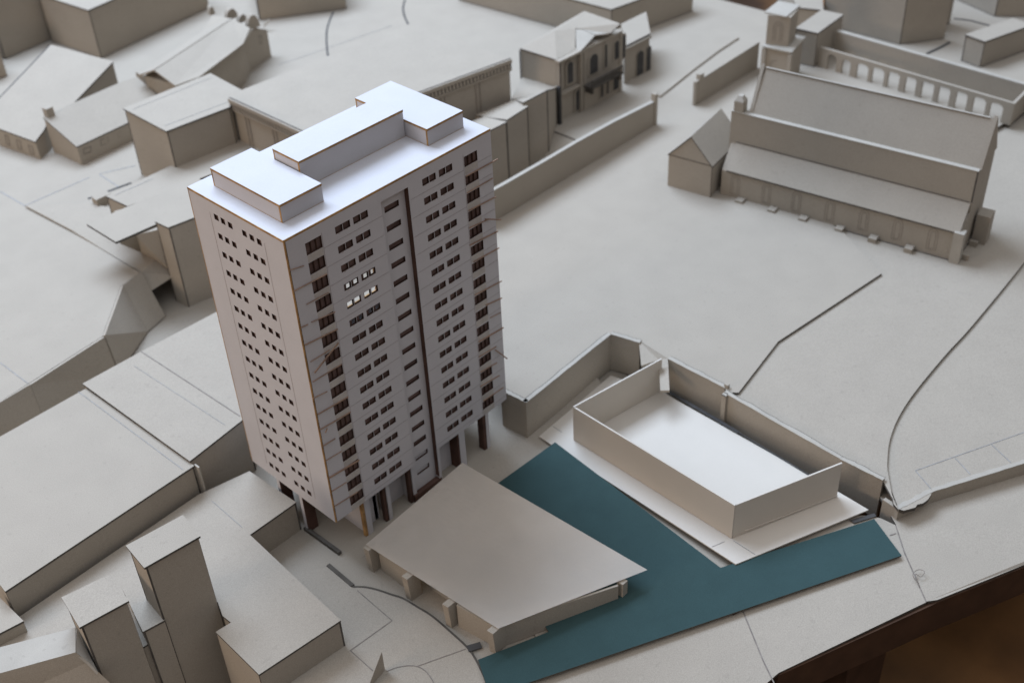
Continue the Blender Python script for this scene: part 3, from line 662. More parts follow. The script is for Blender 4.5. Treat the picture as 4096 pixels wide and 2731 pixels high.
# gabled building cut by the bottom-left corner
gz = .16
g0 = thing('gabled_building', 'building with pale flat ridge and grey slope cut off by the lower-left corner', 'building model', (-2.2, .0, -.36))
r0, r1, r2, r3 = at(gK(-400, 1390), gz), at(gK(592, 1130), gz), at(gK(592, 1325), gz), at(gK(-400, 1600), gz)
mesh('roof', slab([r0, r1, r2, r3], .018), GBR, g0)
l0, l1 = at(gK(900, 1600), gz - .30), at(gK(-400, 1900), gz - .30)
bm = bmesh.new(); add_loft(bm, [r3 - up, r2 - up, at(gK(690, 1402), gz - .10), l0, l1], [p - Vector((0, 0, .018)) for p in (r3, r2, at(gK(690, 1402), gz - .10), l0, l1)]); mesh('roof_slope', bm, GB, g0)
bm = bmesh.new()
ring = [r0, r1, r2, r3]; add_loft(bm, [p - Vector((0, 0, .02)) for p in inset(ring, .01)], [Vector((p.x, p.y, -.96)) for p in inset(ring, .01)]); mesh('walls', bm, GB, g0)
k = [at(gK(600, 1150), gz), at(gK(597, 1325), gz - .01), at(gK(690, 1400), gz - .09), at(gK(770, 1485), gz - .17)]
bm = bmesh.new(); n = Vector((.006, .0, 0)); add_loft(bm, k, [p - n * 2 - Vector((0, 0, .01)) for p in k]); mesh('gable_flap', bm, GBR, g0)
# block at the very left edge
z_ = .02
mass('corner_block', 'small grey block cut by the left edge below the long flat roof', 'building model', [at(gK(185, 1080), z_), at(gK(-10, 888), z_), at(gK(-500, 1150), z_), at(gK(-300, 1330), z_)], -.96, over=.004)
# wall right of the towers closing the dark yard
# ------------------------------------------------------------------ SLAB-ROOF GROUP BEHIND TOWER (left)
MZ = .34
kz = .40
a, b_, c_ = at(gE(680, 385), kz), at(gE(908, 525), kz), at(gE(1560, 238), kz)
c_ = b_ + (c_ - b_) * 1.35
K1 = [b_, c_, c_ + (a - b_), a]
kb = thing('slab_roof_building', 'building with a long overhanging pale slab roof beside the ramp', 'building model', (1.0, 3.6, -.4))
mesh('roof', slab(K1, .022), GB, kb)
w0, w1 = at(gE(1062, 470), kz - .022), at(gE(1316, 400), kz - .022)
pz0 = at(gE(1380, 790), -.16)
bm = bmesh.new()
wv = [at(gE(940, 530), kz - .023), at(gE(1062, 472), kz - .023), at(gE(1320, 425), kz - .023), at(gE(1560, 300), kz - .023)]
bt_ = [at(gE(950, 545), kz - .16), at(gE(1100, 612), -.03), at(gE(1385, 790), -.16), at(gE(1600, 800), -.3)]
body = [w0, w1, w1 + (c_ - b_) * .5 + (a - b_) * .0, w0 + (c_ - b_) * .45]
lift = Vector((0, 0, .0))
b0_ = at(gE(1110, 615), -.02); b1_ = at(gE(1385, 792), -.16)
fw = [at(gE(1062, 472), kz - .023), at(gE(1316, 410), kz - .023)]
add_loft(bm, [fw[0], fw[1], fw[1] + Vector((.5, .35, 0)), fw[0] + Vector((.1, .5, 0))], [b0_, b1_, b1_ + Vector((.5, .35, -.1)), b0_ + Vector((.1, .5, -.1))]); mesh('walls', bm, GB, kb)
bm = bmesh.new(); add_loft(bm, [at(gE(940, 532), kz - .023), fw[0] - Vector((0, 0, 0)), fw[0] + Vector((.05, .08, 0))], [at(gE(945, 540), kz - .05), b0_ - Vector((.0, 0, -.01)), b0_ + Vector((.05, .08, 0))]); mesh('gusset', bm, GB, kb)
# taller block with dark face next to it
hz0 = .46
p0 = at(gE(1318, 412), hz0); p1 = at(gE(1530, 330), hz0); p1 = p0 + (p1 - p0).normalized() * 2.2
p3 = at(gE(1270, 390), hz0)
nn = (p3 - p0)
mass('flat_roof_building', 'flat-roofed block with a tall brown face left of the tower', 'building model', [p0, p1, p1 + nn * 2.2, p0 + nn * 2.2], -.42, over=.004)
# low slab (M) with a small visible end wall
m_ = [at(gE(830, 165), MZ), at(gE(1000, 245), MZ), at(gE(1640, 0), MZ)]
dx = (m_[2] - m_[1]).normalized() * 2.3
mm = mass('flat_roof_building', 'low flat roof between the slab roof and the L-shaped block', 'building model', [m_[1], m_[1] + dx, Vector((2.9 + 1.3, 3.95, MZ)), at(gA(1840, 1085), MZ), at(gA(1340, 1300), MZ), m_[0]], -.3, over=.004)
lines('pencil_line', [[at(gE(900, 160), MZ), at(gE(1200, 30), MZ)]], .005, SCOREL, mm)
bm = bmesh.new(); p = at(gE(800, 225), .01); add_box(bm, p.x - .06, p.x + .1, p.y - .03, p.y + .06, .0, .09); tag(mesh('small_shed', bm, GB), 'tiny dark shed block at the end of the low flat roof', 'shed')

# ------------------------------------------------------------------ BIG ROOF WITH CORNICE + WING
BZ = .775
c0 = at(gA(1800, 782), BZ); c2_ = at(gC(281, 474), BZ); c1_ = at((707 * 1.7415, 312 * 1.7415), BZ)
fr_ = at(gV(950, 52), BZ); fl_ = at(gV(560, 205), BZ)
big = mass('market_hall', 'large flat-roofed hall with a toothed cornice behind the tower', 'hall', [c0, c1_, c2_, fr_, fl_], -.38, t=.012, over=.012)
def cornice(p, q, parent, zt, outw):
    L_ = (q - p).length; d_ = (q - p) / L_; n = Vector((d_.y, -d_.x, 0)); n = n if n.dot(outw) > 0 else -n
    bm = bmesh.new()
    def bx(s0, s1, o0, o1, z0, z1):
        a = [p + d_ * s0 + n * o0, p + d_ * s1 + n * o0, p + d_ * s1 + n * o1, p + d_ * s0 + n * o1]
        add_loft(bm, [Vector((v.x, v.y, z1)) for v in a], [Vector((v.x, v.y, z0)) for v in a])
    bx(0, L_, -.012, .004, zt - .115, zt + .02)
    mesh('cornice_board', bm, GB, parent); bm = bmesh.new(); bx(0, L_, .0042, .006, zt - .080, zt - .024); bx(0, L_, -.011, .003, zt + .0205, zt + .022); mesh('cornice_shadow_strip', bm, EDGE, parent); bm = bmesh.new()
    nt = int(L_ / .042)
    for i in range(nt):
        s = i * .042 + .01; bx(s, s + .024, .0063, .016, zt - .075, zt - .03)
    bx(0, L_, .0045, .020, zt - .022, zt + .018); bx(0, L_, .0045, .014, zt - .096, zt - .084)
    mesh('cornice', bm, GB, parent)
    if parent is big:
        bm = bmesh.new()
        s = .2
        while s < L_ - .05:
            bx(s, s + .006, -.004, .0, zt - .45, zt - .11); bx(s + .05, s + .056, -.004, .0, zt - .45, zt - .11); s += .42
        mesh('scored_pilasters', bm, SCORE, parent)
cornice(c0, c1_, big, BZ, Vector((-1, 0, 0))); cornice(c1_, c2_, big, BZ, Vector((0, -1, 0)))
LZ = .735
l = [at(gA(962, 850), LZ), at(gA(1302, 1030), LZ), at(gA(1800, 840), LZ), at(gA(1905, 712), LZ), at(gA(1650, 575), LZ)]
wing = mass('side_wing', 'L-shaped flat-roofed wing left of the toothed cornice', 'building model', l, -.3, t=.014, over=.012)
lines('scored_line', [[at(gA(1040, 860), LZ), at(gA(1660, 610), LZ)], [at(gA(1290, 990), LZ), at(gA(1790, 800), LZ)]], .004, SCOREL, wing)
# terraces in front of the hall
T_ = [(gC(570, 705), .60), (gC(378, 805), .575), (gC(415, 835), .56), (gC(250, 940), .54), (gC(250, 955), .525), (gC(-60, 1110), .50)]
tw = [at(u, z) for u, z in T_]
rb = [at(gC(640, 690), .40), at(gC(370, 600), .375), at(gC(287, 772), .37), at(gC(0, 905), .37), at(gC(-300, 1050), .37)]
for i, lab in ((0, 'tallest stepped terrace block next to the ornate hall'), (2, 'middle stepped terrace block with a dark vertical joint'), (4, 'terrace block nearest the tower in shade')):
    a, b_ = tw[i], tw[i + 1]
    ba = {0: [rb[0], rb[1], rb[2]], 2: [rb[2].lerp(tw[1], .3), rb[3]], 4: [rb[3].lerp(tw[3], .3), rb[4]]}[i]
    mass('terrace_block', lab, 'building model', [a, b_] + ba[::-1] if i else [a, b_, rb[2], rb[1], rb[0]], -.4, t=.012, over=.003, group=None)

# ------------------------------------------------------------------ NORTH-WEST BUILDINGS
# monopitch building
gp = [at(gA(275, 1110), .21), at(gA(575, 812), .22)]
hb = at(gA(915, 650), .20); hh = Vector((hb.x, hb.y, hz(hb, gA(885, 485))))
GPL = (at(gA(275, 1112), .21), at(gA(-60, 990), .23), at(gA(888, 484), .46))
g1 = thing('shed_roof_building', 'building with one big pale sloping roof and scored windows', 'building model', (1, 7, 0))
ring = [onpl(gA(*u), GPL) for u in ((275, 1112), (345, 1020), (400, 890), (575, 812), (888, 484), (400, 352), (-20, 790), (-60, 990))]
print('shed', [round(p.z, 2) for p in ring])
mesh('roof', slab(ring, .015), GB, g1)
ii = inset(ring, .006)
bm = bmesh.new(); add_loft(bm, [p - Vector((0, 0, .017)) for p in ii], [Vector((p.x, p.y, -.0)) for p in ii]); mesh('walls', bm, GB, g1)
def rect_on(pxs, p0, p1): return [onvp(u, p0, p1) for u in pxs]
def outline(bm, q, w_, nrm, lift=.002):
    q = list(q) + [q[0]]
    for i in range(len(q) - 1): ribbon(bm, [q[i], q[i + 1]], w_, nrm, lift)
wp0, wp1 = ring[0], ring[7]
nrm = Vector(((wp0 - wp1).y, -(wp0 - wp1).x, 0)).normalized(); nrm = nrm if nrm.dot(CAM - wp0) > 0 else -nrm
for q in ([(35, 1060), (60, 1072), (75, 1140), (50, 1130)], [(125, 1098), (155, 1108), (170, 1175), (142, 1165)], [(220, 1142), (250, 1152), (268, 1215), (240, 1205)]):
    bm = bmesh.new(); outline(bm, rect_on([gA(*v) for v in q], wp0 + nrm * 0, wp1), .007, nrm, -.002); mesh('window', bm, SCORE, g1)
lines('roof_edge', [[ring[5] - Vector((.01, -.01, .012)), ring[6] - Vector((.01, -.01, .012))]], .03, BLK, g1)
# hut with chimney
hf0, hf1 = at(gA(600, 1152), .215), at(gA(985, 968), .215)
bbk = at(gA(440, 1250), 0.0); bh = Vector((bbk.x, bbk.y, hz(bbk, gA(335, 922))))
HPL = (hf0, hf1, at(gA(336, 922), .40))
h1 = thing('shed_roof_building', 'low hut with a grey sloping roof, square scored windows and a chimney', 'building model', (1.5, 6, 0))
ring = [onpl(gA(*u), HPL) for u in ((600, 1152), (1000, 965), (1225, 740), (1075, 605), (930, 652), (560, 815), (336, 922))]
print('hut', [round(p.z, 2) for p in ring])
mesh('roof', slab(ring, .013), GB, h1)
ii = inset(ring, .005); bm = bmesh.new(); add_loft(bm, [p - Vector((0, 0, .015)) for p in ii], [Vector((p.x, p.y, 0)) for p in ii]); mesh('walls', bm, GB, h1)
for q in ([(655, 1170), (712, 1150), (715, 1190), (658, 1212)], [(790, 1098), (848, 1078), (850, 1122), (793, 1143)], [(925, 1045), (980, 1025), (985, 1062), (930, 1082)]):
    bm = bmesh.new(); outline(bm, rect_on([gA(*v) for v in q], hf0, hf1), .008, (0, -1, 0), -.003); outline(bm, rect_on([gA(*[(v[0] - 685) * 1 + 685, v[1]]) for v in q], hf0, hf1), .003, (0, -1, 0), -.001)
    mesh('window', bm, SCORE, h1)
p = onpl(gA(385, 905), HPL); bm = bmesh.new(); add_box(bm, p.x - .03, p.x + .05, p.y - .03, p.y + .05, p.z - .02, p.z + .085); mesh('chimney', bm, GB, h1)
# long ridge building
r1_ = thing('ridge_building', 'long narrow building with a pale pitched roof and chimney stubs', 'building model', (3, 7, 0))
fb = at(gA(2135, 440), 0.0); ft = Vector((fb.x, fb.y, hz(fb, gA(2092, 236))))
ez = .47
ea, eb = at(gA(1560, 605), ez), at(gA(1972, 262), ez)
rz = .56
ra, rb_ = at(gA(1212, 552), rz), at(gA(1822, 150), rz)
q = [at(gA(1372, 672), ez), ea, at(gA(1905, 345), ez + .01), rb_, ra]
bm = bmesh.new(); add_loft(bm, q, [p - Vector((0, 0, .02)) for p in q]); mesh('roof', bm, GB, r1_)
q = [rb_, at(gA(1905, 345), ez + .01), at(gA(1972, 240), ez + .03), at(gA(1958, 222), ez + .06)]
bm = bmesh.new(); add_loft(bm, q, [p - Vector((0, 0, .02)) for p in q]); mesh('roof', bm, GB, r1_)
b1_, b2_, b3_ = at(gA(1080, 590), ez), at(gA(1600, 235), ez), at(gA(1662, 122), ez + .05)
q = [ra + Vector((0, .004, .006)), rb_ + Vector((0, .004, .006)), at(gA(1800, 145), rz - .01), b3_, b2_, b1_]
bm = bmesh.new(); add_loft(bm, q, [p - Vector((0, 0, .02)) for p in q]); mesh('roof', bm, GB, r1_)
print('Rwall', [round(hz(at(gA(2135,440),0.0)+(at(gA(1840,660),0.0)-at(gA(2135,440),0.0))*0, gA(2092,236)),2)], [tuple(round(v,2) for v in onvp(u, fb, fb+(at(gA(1840,660),0.0)-fb))) for u in (gA(1560,607),gA(1905,350),gA(1975,245),gA(2092,236))])
fwq = [at(gA(1380, 690), ez), at(gA(1560, 607), ez), at(gA(1905, 350), ez), at(gA(1975, 262), ez + .05)]
wl0, wl1 = Vector((fb.x, fb.y, 0)), None
dx_ = (at(gA(1840, 660), 0.0) - fb)
top4 = [onvp(u, fb, fb + dx_) for u in (gA(1560, 607), gA(1905, 350), gA(1975, 245), gA(2005, 225), gA(2092, 236))]
ft4 = top4[-1]; fb4 = Vector((ft4.x, ft4.y, 0)); bm = bmesh.new()
bots_ = [Vector((p.x, p.y, 0)) for p in top4]; nb = Vector((.0, .02, 0)) + Vector((.012, 0, 0))
a_ = [bm.verts.new(p) for p in top4 + bots_[::-1]]; c__ = [bm.verts.new(p + nb) for p in top4 + bots_[::-1]]
f1_ = bm.faces.new(a_); f2_ = bm.faces.new(c__[::-1]); n_ = len(a_)
for i in range(n_): bm.faces.new((a_[i], c__[i], c__[(i + 1) % n_], a_[(i + 1) % n_]))
bmesh.ops.triangulate(bm, faces=[f1_, f2_]); mesh('front_wall', bm, GB, r1_)
bm = bmesh.new(); nr = dx_.normalized(); nr = Vector((nr.y, -nr.x, 0)); nr = nr if nr.dot(CAM - fb) > 0 else -nr
for x in (1690, 1730, 1800, 1830, 1880, 1910):
    yy = 560 - (x - 1690) * .62
    outline(bm, rect_on([gA(x, yy), gA(x + 22, yy - 12), gA(x + 30, yy + 55), gA(x + 8, yy + 67)], fb, fb + dx_), .007, nr)
mesh('scored_windows', bm, SCORE, r1_)
bm = bmesh.new(); outline(bm, rect_on([gA(2028, 285), gA(2050, 282), gA(2055, 340), gA(2035, 345)], fb, fb + dx_), .007, nr); mesh('window', bm, SCORE, r1_)
bm = bmesh.new(); bw = [Vector((p.x, p.y, p.z - .021)) for p in inset([ea, at(gA(1905, 345), ez), at(gA(1960, 222), ez), b2_, b1_, at(gA(1372, 672), ez)], .05)]
add_loft(bm, bw, [Vector((p.x, p.y, 0)) for p in bw]); mesh('walls', bm, GB, r1_)
for u0, sx, sy in ((gA(1668, 118), .06, .10), (gA(1825, 150), .13, .12), (gA(1910, 175), .10, .09), (gA(1995, 225), .14, .16)):
    p = at(u0, .45); bm = bmesh.new(); q = []
    for i in range(8):
        aa = math.pi * i / 7; q.append(Vector((p.x - math.cos(aa) * sx * .6, p.y, p.z + math.sin(aa) * sy)))
    add_loft(bm, q, [v + Vector((.02, .08, 0)) for v in q]); mesh('chimney', bm, GB, r1_)
bm = bmesh.new()
for s in (0, .4, .8):
    p = at(gA(1110 + s * 150, 590 + s * 75), .34); add_box(bm, p.x, p.x + .02, p.y - .12, p.y + .12, 0, p.z)
mesh('open_end_rib', bm, GB, r1_)
p, q = at(gA(2070, 215), .05), at(gA(2112, 165), .12); bm = bmesh.new(); ribbon(bm, [p, q], .03, t=.02); tag(mesh('card_stick', bm, GB), 'small loose grey stick by the end of the long ridge building', 'stick')

# tall north-west blocks
def tall(label, near, left, right, zt, zb=0.0, name='tall_block', L=1.5):
    a, b_, c_ = at(near, zt), at(left, zt), at(right, zt)
    return mass(name, label, 'building model', [b_, a, c_, b_ + c_ - a], zb, over=.004)
tall('tall plain block with two brown faces at the top left', gA(690, 82), gA(295, -45), gA(1570, -300), .604)
a = at(gA(40, 468), 0.0); b_ = at(gA(382, 322), 0.0); dx_ = (b_ - a); dy_ = Vector((-dx_.y, dx_.x, 0))
mass('tall_block', 'plain greenish block behind the tall one, cut by the top-left corner', 'building model', [Vector((p.x, p.y, .75)) for p in (a, a + dx_ * 1.6, a + dx_ * 1.6 + dy_, a + dy_)], 0, over=.004)
a = at(gA(62, 598), 0.0); mass('tall_block', 'brown block sliver at the left edge below the top corner', 'building model', [Vector((p.x, p.y, .45)) for p in (a, a + Vector((0, .9, 0)), a + Vector((-1.2, 1.1, 0)), a + Vector((-1.2, .25, 0)))], 0, over=.004)
# block at top (left of centre)
a, b_ = at(gB(75, 162), 0), at(gB(760, 72), 0); dx_ = b_ - a; dy_ = Vector((-dx_.y, dx_.x, 0)).normalized() * 1.2
mass('tall_block', 'plain block at the top edge left of the curved board gaps', 'building model', [Vector((p.x, p.y, .5)) for p in (a, b_, b_ + dy_, a + dy_)], 0, over=.004)
# large block at top centre
a = at(gC(1068, 76), .40); l_ = at(gC(-150, -240), .40); r_ = at(gC(1720, -160), .40)
bw = mass('large_block', 'wide plain block with a pale roof behind the ornate hall', 'building model', [l_, a, r_, l_ + r_ - a], 0, over=.004)
p = at(gC(1620, 92), 0); bm = bmesh.new(); add_box(bm, p.x - .03, p.x + .05, p.y - .06, p.y + .0, 0, .34); tag(mesh('card_pillar', bm, MDF), 'narrow dark pillar on the side of the wide plain block', 'pillar')

# ------------------------------------------------------------------ ORNATE HALL (two storeys, balcony, pediment)
EZ = .70
f0 = at(gC(637, 470), EZ); f1p = f0 + (at(gC(1140, 712), 0.0) - at(gC(667, 962), 0.0)); f1p.z = EZ
bl = at(gC(352, 380), EZ)
dX = (at(gC(1140, 712), 0.0) - at(gC(667, 962), 0.0)); LX = dX.length; dX.normalize(); nF = Vector((dX.y, -dX.x, 0))
bk_ = bl - f0; bk_.z = 0
ih = thing('ornate_hall', 'ornate two-storey hall with hipped roof, arched windows and a balcony', 'hall', (f0.x, f0.y, 0))
ring = [f0, f0 + dX * LX, f0 + dX * LX + bk_, f0 + bk_]
bm = bmesh.new(); add_loft(bm, [p - Vector((0, 0, .002)) for p in inset(ring, .006)], [Vector((p.x, p.y, -.1)) for p in inset(ring, .006)]); mesh('walls', bm, GB, ih)
for a_, n_ in ((f0, nF), (f0 + bk_, -dX)):
    bm = bmesh.new(); ribbon(bm, [Vector((a_.x, a_.y, -.05)), Vector((a_.x, a_.y, EZ - .02))], .022, n_, .052 if a_ is f0 else .001); mesh('corner_joint', bm, EDGE, ih)
# hipped roof: valley + ridge
rg0, rg1 = at(gC(868, 92), EZ + .14), at(gC(1140, 188), EZ + .12); lf = at(gC(625, 245), EZ + .10)
bm = bmesh.new()
def sheet3(bm, q, t=.014):
    q = [Vector(p) for p in q]; n0 = set(bm.faces); add_loft(bm, q, [p - Vector((0, 0, t)) for p in q]); bm.normal_update()
    for f in bm.faces:
        if f not in n0 and abs(f.normal.z) < .35: f.material_index = 1
sheet3(bm, [bl, f0, lf + Vector((0, 0, 0))]); sheet3(bm, [f0, at(gC(785, 392), EZ), at(gC(790, 225), EZ + .10), rg0, lf]); sheet3(bm, [at(gC(790, 225), EZ + .10), at(gC(1060, 262), EZ + .06), rg1, rg0])
sheet3(bm, [bl, lf, rg0, rg0 + Vector((0, .02, 0))]); mesh('roof', bm, GB, ih)
# pediment bay
ped = [onvp(u, f0 + nF * .05, f0 + nF * .05 + dX) for u in (gC(825, 405), gC(940, 278), gC(1045, 265))]
bm = bmesh.new(); sheet3(bm, [at(gC(790, 215), EZ + .1), at(gC(940, 278), EZ + .07), at(gC(825, 405), EZ), at(gC(795, 395), EZ)]); sheet3(bm, [at(gC(795, 215), EZ + .1), at(gC(1050, 262), EZ + .06), at(gC(945, 275), EZ + .07)]); mesh('pediment_roof', bm, GBR, ih)
def fbox(bm, s0, s1, o0, o1, z0, z1):
    a = [f0 + dX * s0 + nF * o0, f0 + dX * s1 + nF * o0, f0 + dX * s1 + nF * o1, f0 + dX * s0 + nF * o1]
    add_loft(bm, [Vector((v.x, v.y, z1)) for v in a], [Vector((v.x, v.y, z0)) for v in a])
def arch(bm, s, w_, z0, z1, o0, o1, seg=8):
    pts = [(s - w_ / 2, z0), (s + w_ / 2, z0)] + [(s + math.cos(math.pi * i / seg) * w_ / 2, z1 - w_ / 2 + math.sin(math.pi * i / seg) * w_ / 2) for i in range(seg + 1)]
    A = [f0 + dX * p[0] + nF * o0 for p in pts]; B = [f0 + dX * p[0] + nF * o1 for p in pts]
    A = [Vector((v.x, v.y, pts[i][1])) for i, v in enumerate(A)]; B = [Vector((v.x, v.y, pts[i][1])) for i, v in enumerate(B)]
    add_loft(bm, A, B)
def fs(u): p = onvp(u, f0, f0 + dX); return (p - f0).dot(dX), p.z
bay0, bay1 = fs(gC(825, 405))[0], fs(gC(1140, 205))[0]
bm = bmesh.new(); fbox(bm, bay0, bay1, -.004, .035, -.05, EZ); mesh('centre_bay', bm, GB, ih)
for s in (.015, bay0 - .03, bay0 + .02, bay1 - .03, LX - .02): bm = bmesh.new(); fbox(bm, s - .012, s + .012, .0, .05, -.05, EZ - .03); mesh('pilaster', bm, GB, ih)
bm = bmesh.new(); fbox(bm, -.01, LX + .01, -.01, .05, EZ - .03, EZ - .003); fbox(bm, 0, LX, -.005, .042, .30, .325); mesh('cornice', bm, GB, ih)
for u, w_, z0, z1 in (((740, 570), .10, .37, .62), ((905, 470), .15, .37, .60), ((1000, 400), .04, .37, .64), ((1085, 400), .08, .40, .62), ((1160, 400), .05, .35, .62),
                      ((800, 780), .07, .02, .26), ((970, 720), .04, .05, .27), ((1080, 640), .10, .05, .26), ((1015, 700), .03, .05, .27)):
    s = fs(gC(*u))[0]
    o = .036 if bay0 < s < bay1 else .001
    bm = bmesh.new(); arch(bm, s, w_ + .03, z0 - .012, z1 + .014, o, o + .008); arch(bm, s, w_, z0, z1, o + .0085, o + .012)
    for f_ in bm.faces[14:]: pass
    ob = mesh('window', bm, GB, ih)
    bm = bmesh.new(); arch(bm, s, w_ * .8, z0 + .01, z1 - .008, o + .0125, o + .0155); mesh('pane', bm, BLK, ob)
s0, s1 = fs(gC(835, 600))[0], fs(gC(1060, 520))[0]
bal = bmesh.new()
fbox(bal, s0 - .02, s1 + .02, .036, .17, .285, .30); fbox(bal, s0 - .02, s1 + .02, .16, .17, .30, .305); fbox(bal, s0 - .02, s1 + .02, .155, .17, .37, .385)
for i in range(14):
    s = s0 - .015 + (s1 - s0 + .03) * i / 13; fbox(bal, s - .004, s + .004, .158, .166, .305, .37)
for s in (s0, s1 - .02): fbox(bal, s, s + .025, .04, .15, .22, .285)
mesh('balcony', bal, EDGE, ih)
# lower right wing
wz = .44
v0 = at(gC(1172, 365), wz); v1 = at(gC(1375, 262), wz); v2 = at(gC(1145, 190), wz)
wg = mass('hall_wing', 'lower flat-roofed wing with arched openings at the right of the ornate hall', 'hall', [v0, v1, v1 + (v2 - v0), v2], -.02, over=.01)
wd = (v1 - v0).normalized(); nw = Vector((wd.y, -wd.x, 0)); ff0 = f0; dd0 = dX; nn0 = nF
f0, dX, nF = v0, wd, nw
for u, w_ in ((1295, .11), (1360, .07)):
    s = fs(gC(u, 500))[0]; bm = bmesh.new(); arch(bm, s, w_ + .02, .0, .30, -.007, .0); ob = mesh('window', bm, GB, wg)
    bm = bmesh.new(); arch(bm, s, w_, .01, .29, .0005, .004); mesh('pane', bm, BLK, ob)
bm = bmesh.new(); fbox(bm, 0, (v1 - v0).length, -.006, .02, wz - .05, wz - .024); fbox(bm, .005, .03, -.006, .015, 0, wz - .05); mesh('cornice', bm, GB, wg)
f0, dX, nF = ff0, dd0, nn0
bm = bmesh.new(); q = at(gC(560, 1040), -.04); fbox(bm, -.16, -.01, -.0, .02, -.2, .42); ob = tag(mesh('hall_annex', bm, GB), 'narrow annex with dark slots squeezed left of the ornate hall', 'annex')
bm = bmesh.new(); fbox(bm, -.13, -.10, .021, .024, -.1, .2); fbox(bm, -.07, -.04, .021, .024, -.1, .2); fbox(bm, -.03, .0, .021, .06, -.2, .42); mesh('slot', bm, BLK, ob)

# ------------------------------------------------------------------ ROAD WALLS
y0 = 1.81
a = onf(gC(1420, 980), y0); a = Vector((a.x, y0, 0))
th = thing('road_wall', 'long free-standing road wall with a light top, from the tower to a tall end post', 'wall', (4.8, y0, 0))
xs = [5.86, 5.4, 4.9, 4.48, 3.9, 3.2]; hs = []
topx = [gC(1405, 802), gC(1100, 955), gC(800, 1120), gC(560, 1262), gC(250, 1440), gC(60, 1545)]
tp_ = [onf(u, y0) for u in topx]
bm = bmesh.new()
for i in range(5):
    p, q = tp_[i], tp_[i + 1]
    wallseg(bm, p, q, -.01 if i < 4 else -.1, p.z, .035, -.01, q.z, side=-1)
mesh('panel', bm, GB, th)
bm = bmesh.new()
for i in range(5):
    p, q = tp_[i], tp_[i + 1]
    add_loft(bm, [p + Vector((0, -.002, .006)), q + Vector((0, -.002, .006)), q + Vector((0, .038, .006)), p + Vector((0, .038, .006))], [p + Vector((0, -.002, .001)), q + Vector((0, -.002, .001)), q + Vector((0, .038, .001)), p + Vector((0, .038, .001))])
mesh('coping', bm, GBR, th)
pe = onf(gC(1420, 735), y0); bm = bmesh.new(); add_box(bm, tp_[0].x + .0015, tp_[0].x + .045, y0 - .01, y0 + .04, 0, pe.z); mesh('end_post', bm, GB, th)
bm = bmesh.new(); ribbon(bm, [P(gC(1445, 765)), P(gC(1700, 560)), P(gC(1900, 410)), P(gC(2060, 305))], .03, t=.02); tag(mesh('kerb_strip', bm, GB), 'thin dark kerb strip running up the road beyond the end post', 'strip')
# second wall (churchyard wall)
a = at(gC(1722, 832), 0); b_ = at(gD(240, 700), 0); dW = Vector((a.x + 2.2, a.y, 0))
tA_ = at(gC(1700, 655), .25)
b_ = onvp(gC(2190, 355), a, a + Vector((1, 0, 0)))
th = thing('yard_wall', 'churchyard wall with a small gatepost, running back to the square belfry', 'wall', (a.x, a.y, 0))
t_a = onvp(gC(1760, 630), a, a + Vector((1, .0, 0)))
bm = bmesh.new(); wallseg(bm, a, Vector((b_.x + .1, a.y, 0)), 0, t_a.z, .03, 0, b_.z, side=1); mesh('panel', bm, GB, th)
bm = bmesh.new(); add_box(bm, a.x + .06, a.x + .13, a.y - .006, a.y + .04, 0, t_a.z + .06); mesh('gatepost', bm, GB, th)

# ------------------------------------------------------------------ CHURCH
cz0 = -.022
A1, A2 = at(gF(560, 858), cz0), at(gF(1945, 1248), cz0)
wd = (A2 - A1).normalized(); nd = Vector((-wd.y, wd.x, 0)); nd = nd if nd.dot(Vector((1, 1, 0))) > 0 else -nd
E = lambda u: onvp(gF(*u), A2, A2 + nd)
Wp = lambda u: onvp(gF(*u), A1, A1 + nd)
church = thing('church', 'long church with a steep grey roof, side aisle and gabled ends', 'church', ((A1 + A2) / 2)[:2] + (cz0,) if False else (A1.x, A1.y, cz0))
LEN = (A2 - A1).length
eA = E((1978, 1085)); eB = E((2045, 902)); eC = E((2088, 716)); eR = E((2188, 412))
za = .27
dB = (eB - A2).dot(nd); dR = (eR - A2).dot(nd)
print('church', eA, eB, eC, eR, dB, dR, LEN)
def cp(s, n_, z): p = A1 + wd * s + nd * n_; return Vector((p.x, p.y, z))
aw = cz0; zA = eA.z; zB = eB.z; zC = eC.z; zR = eR.z
bm = bmesh.new(); add_loft(bm, [cp(0, .004, zA - .018), cp(LEN - .02, .004, zA - .018), cp(LEN - .02, dB, zB - .018), cp(0, dB, zB - .018)], [cp(0, .004, aw), cp(LEN - .02, .004, aw), cp(LEN - .02, dB, aw), cp(0, dB, aw)]); mesh('aisle_wall', bm, GB, church)
bm = bmesh.new(); sheet3(bm, [cp(.05, -.01, zA), cp(LEN - .01, -.01, zA), cp(LEN - .01, dB - .001, zB), cp(.05, dB - .001, zB)]); mesh('aisle_roof', bm, GB, church)
bm = bmesh.new(); wN = 2 * (dR - dB); add_loft(bm, [cp(-.02, dB, zC), cp(LEN, dB, zC), cp(LEN, dB + wN, zC), cp(-.02, dB + wN, zC)], [cp(-.02, dB, aw), cp(LEN, dB, aw), cp(LEN, dB + wN, aw), cp(-.02, dB + wN, aw)]); mesh('nave_wall', bm, GB, church)
bm = bmesh.new(); sheet3(bm, [cp(-.02, dB - .004, zC + .008), cp(LEN, dB - .004, zC + .008), cp(LEN, dB + .045, zC + .008), cp(-.02, dB + .045, zC + .008)], .007); mesh('parapet', bm, GBR, church)
r0s = .18
bm = bmesh.new(); sheet3(bm, [cp(r0s - .05, dB + .046, zC + .004), cp(LEN - .02, dB + .046, zC + .004), cp(LEN - .02, dR, zR), cp(r0s, dR, zR)]); mesh('nave_roof', bm, GB, church)
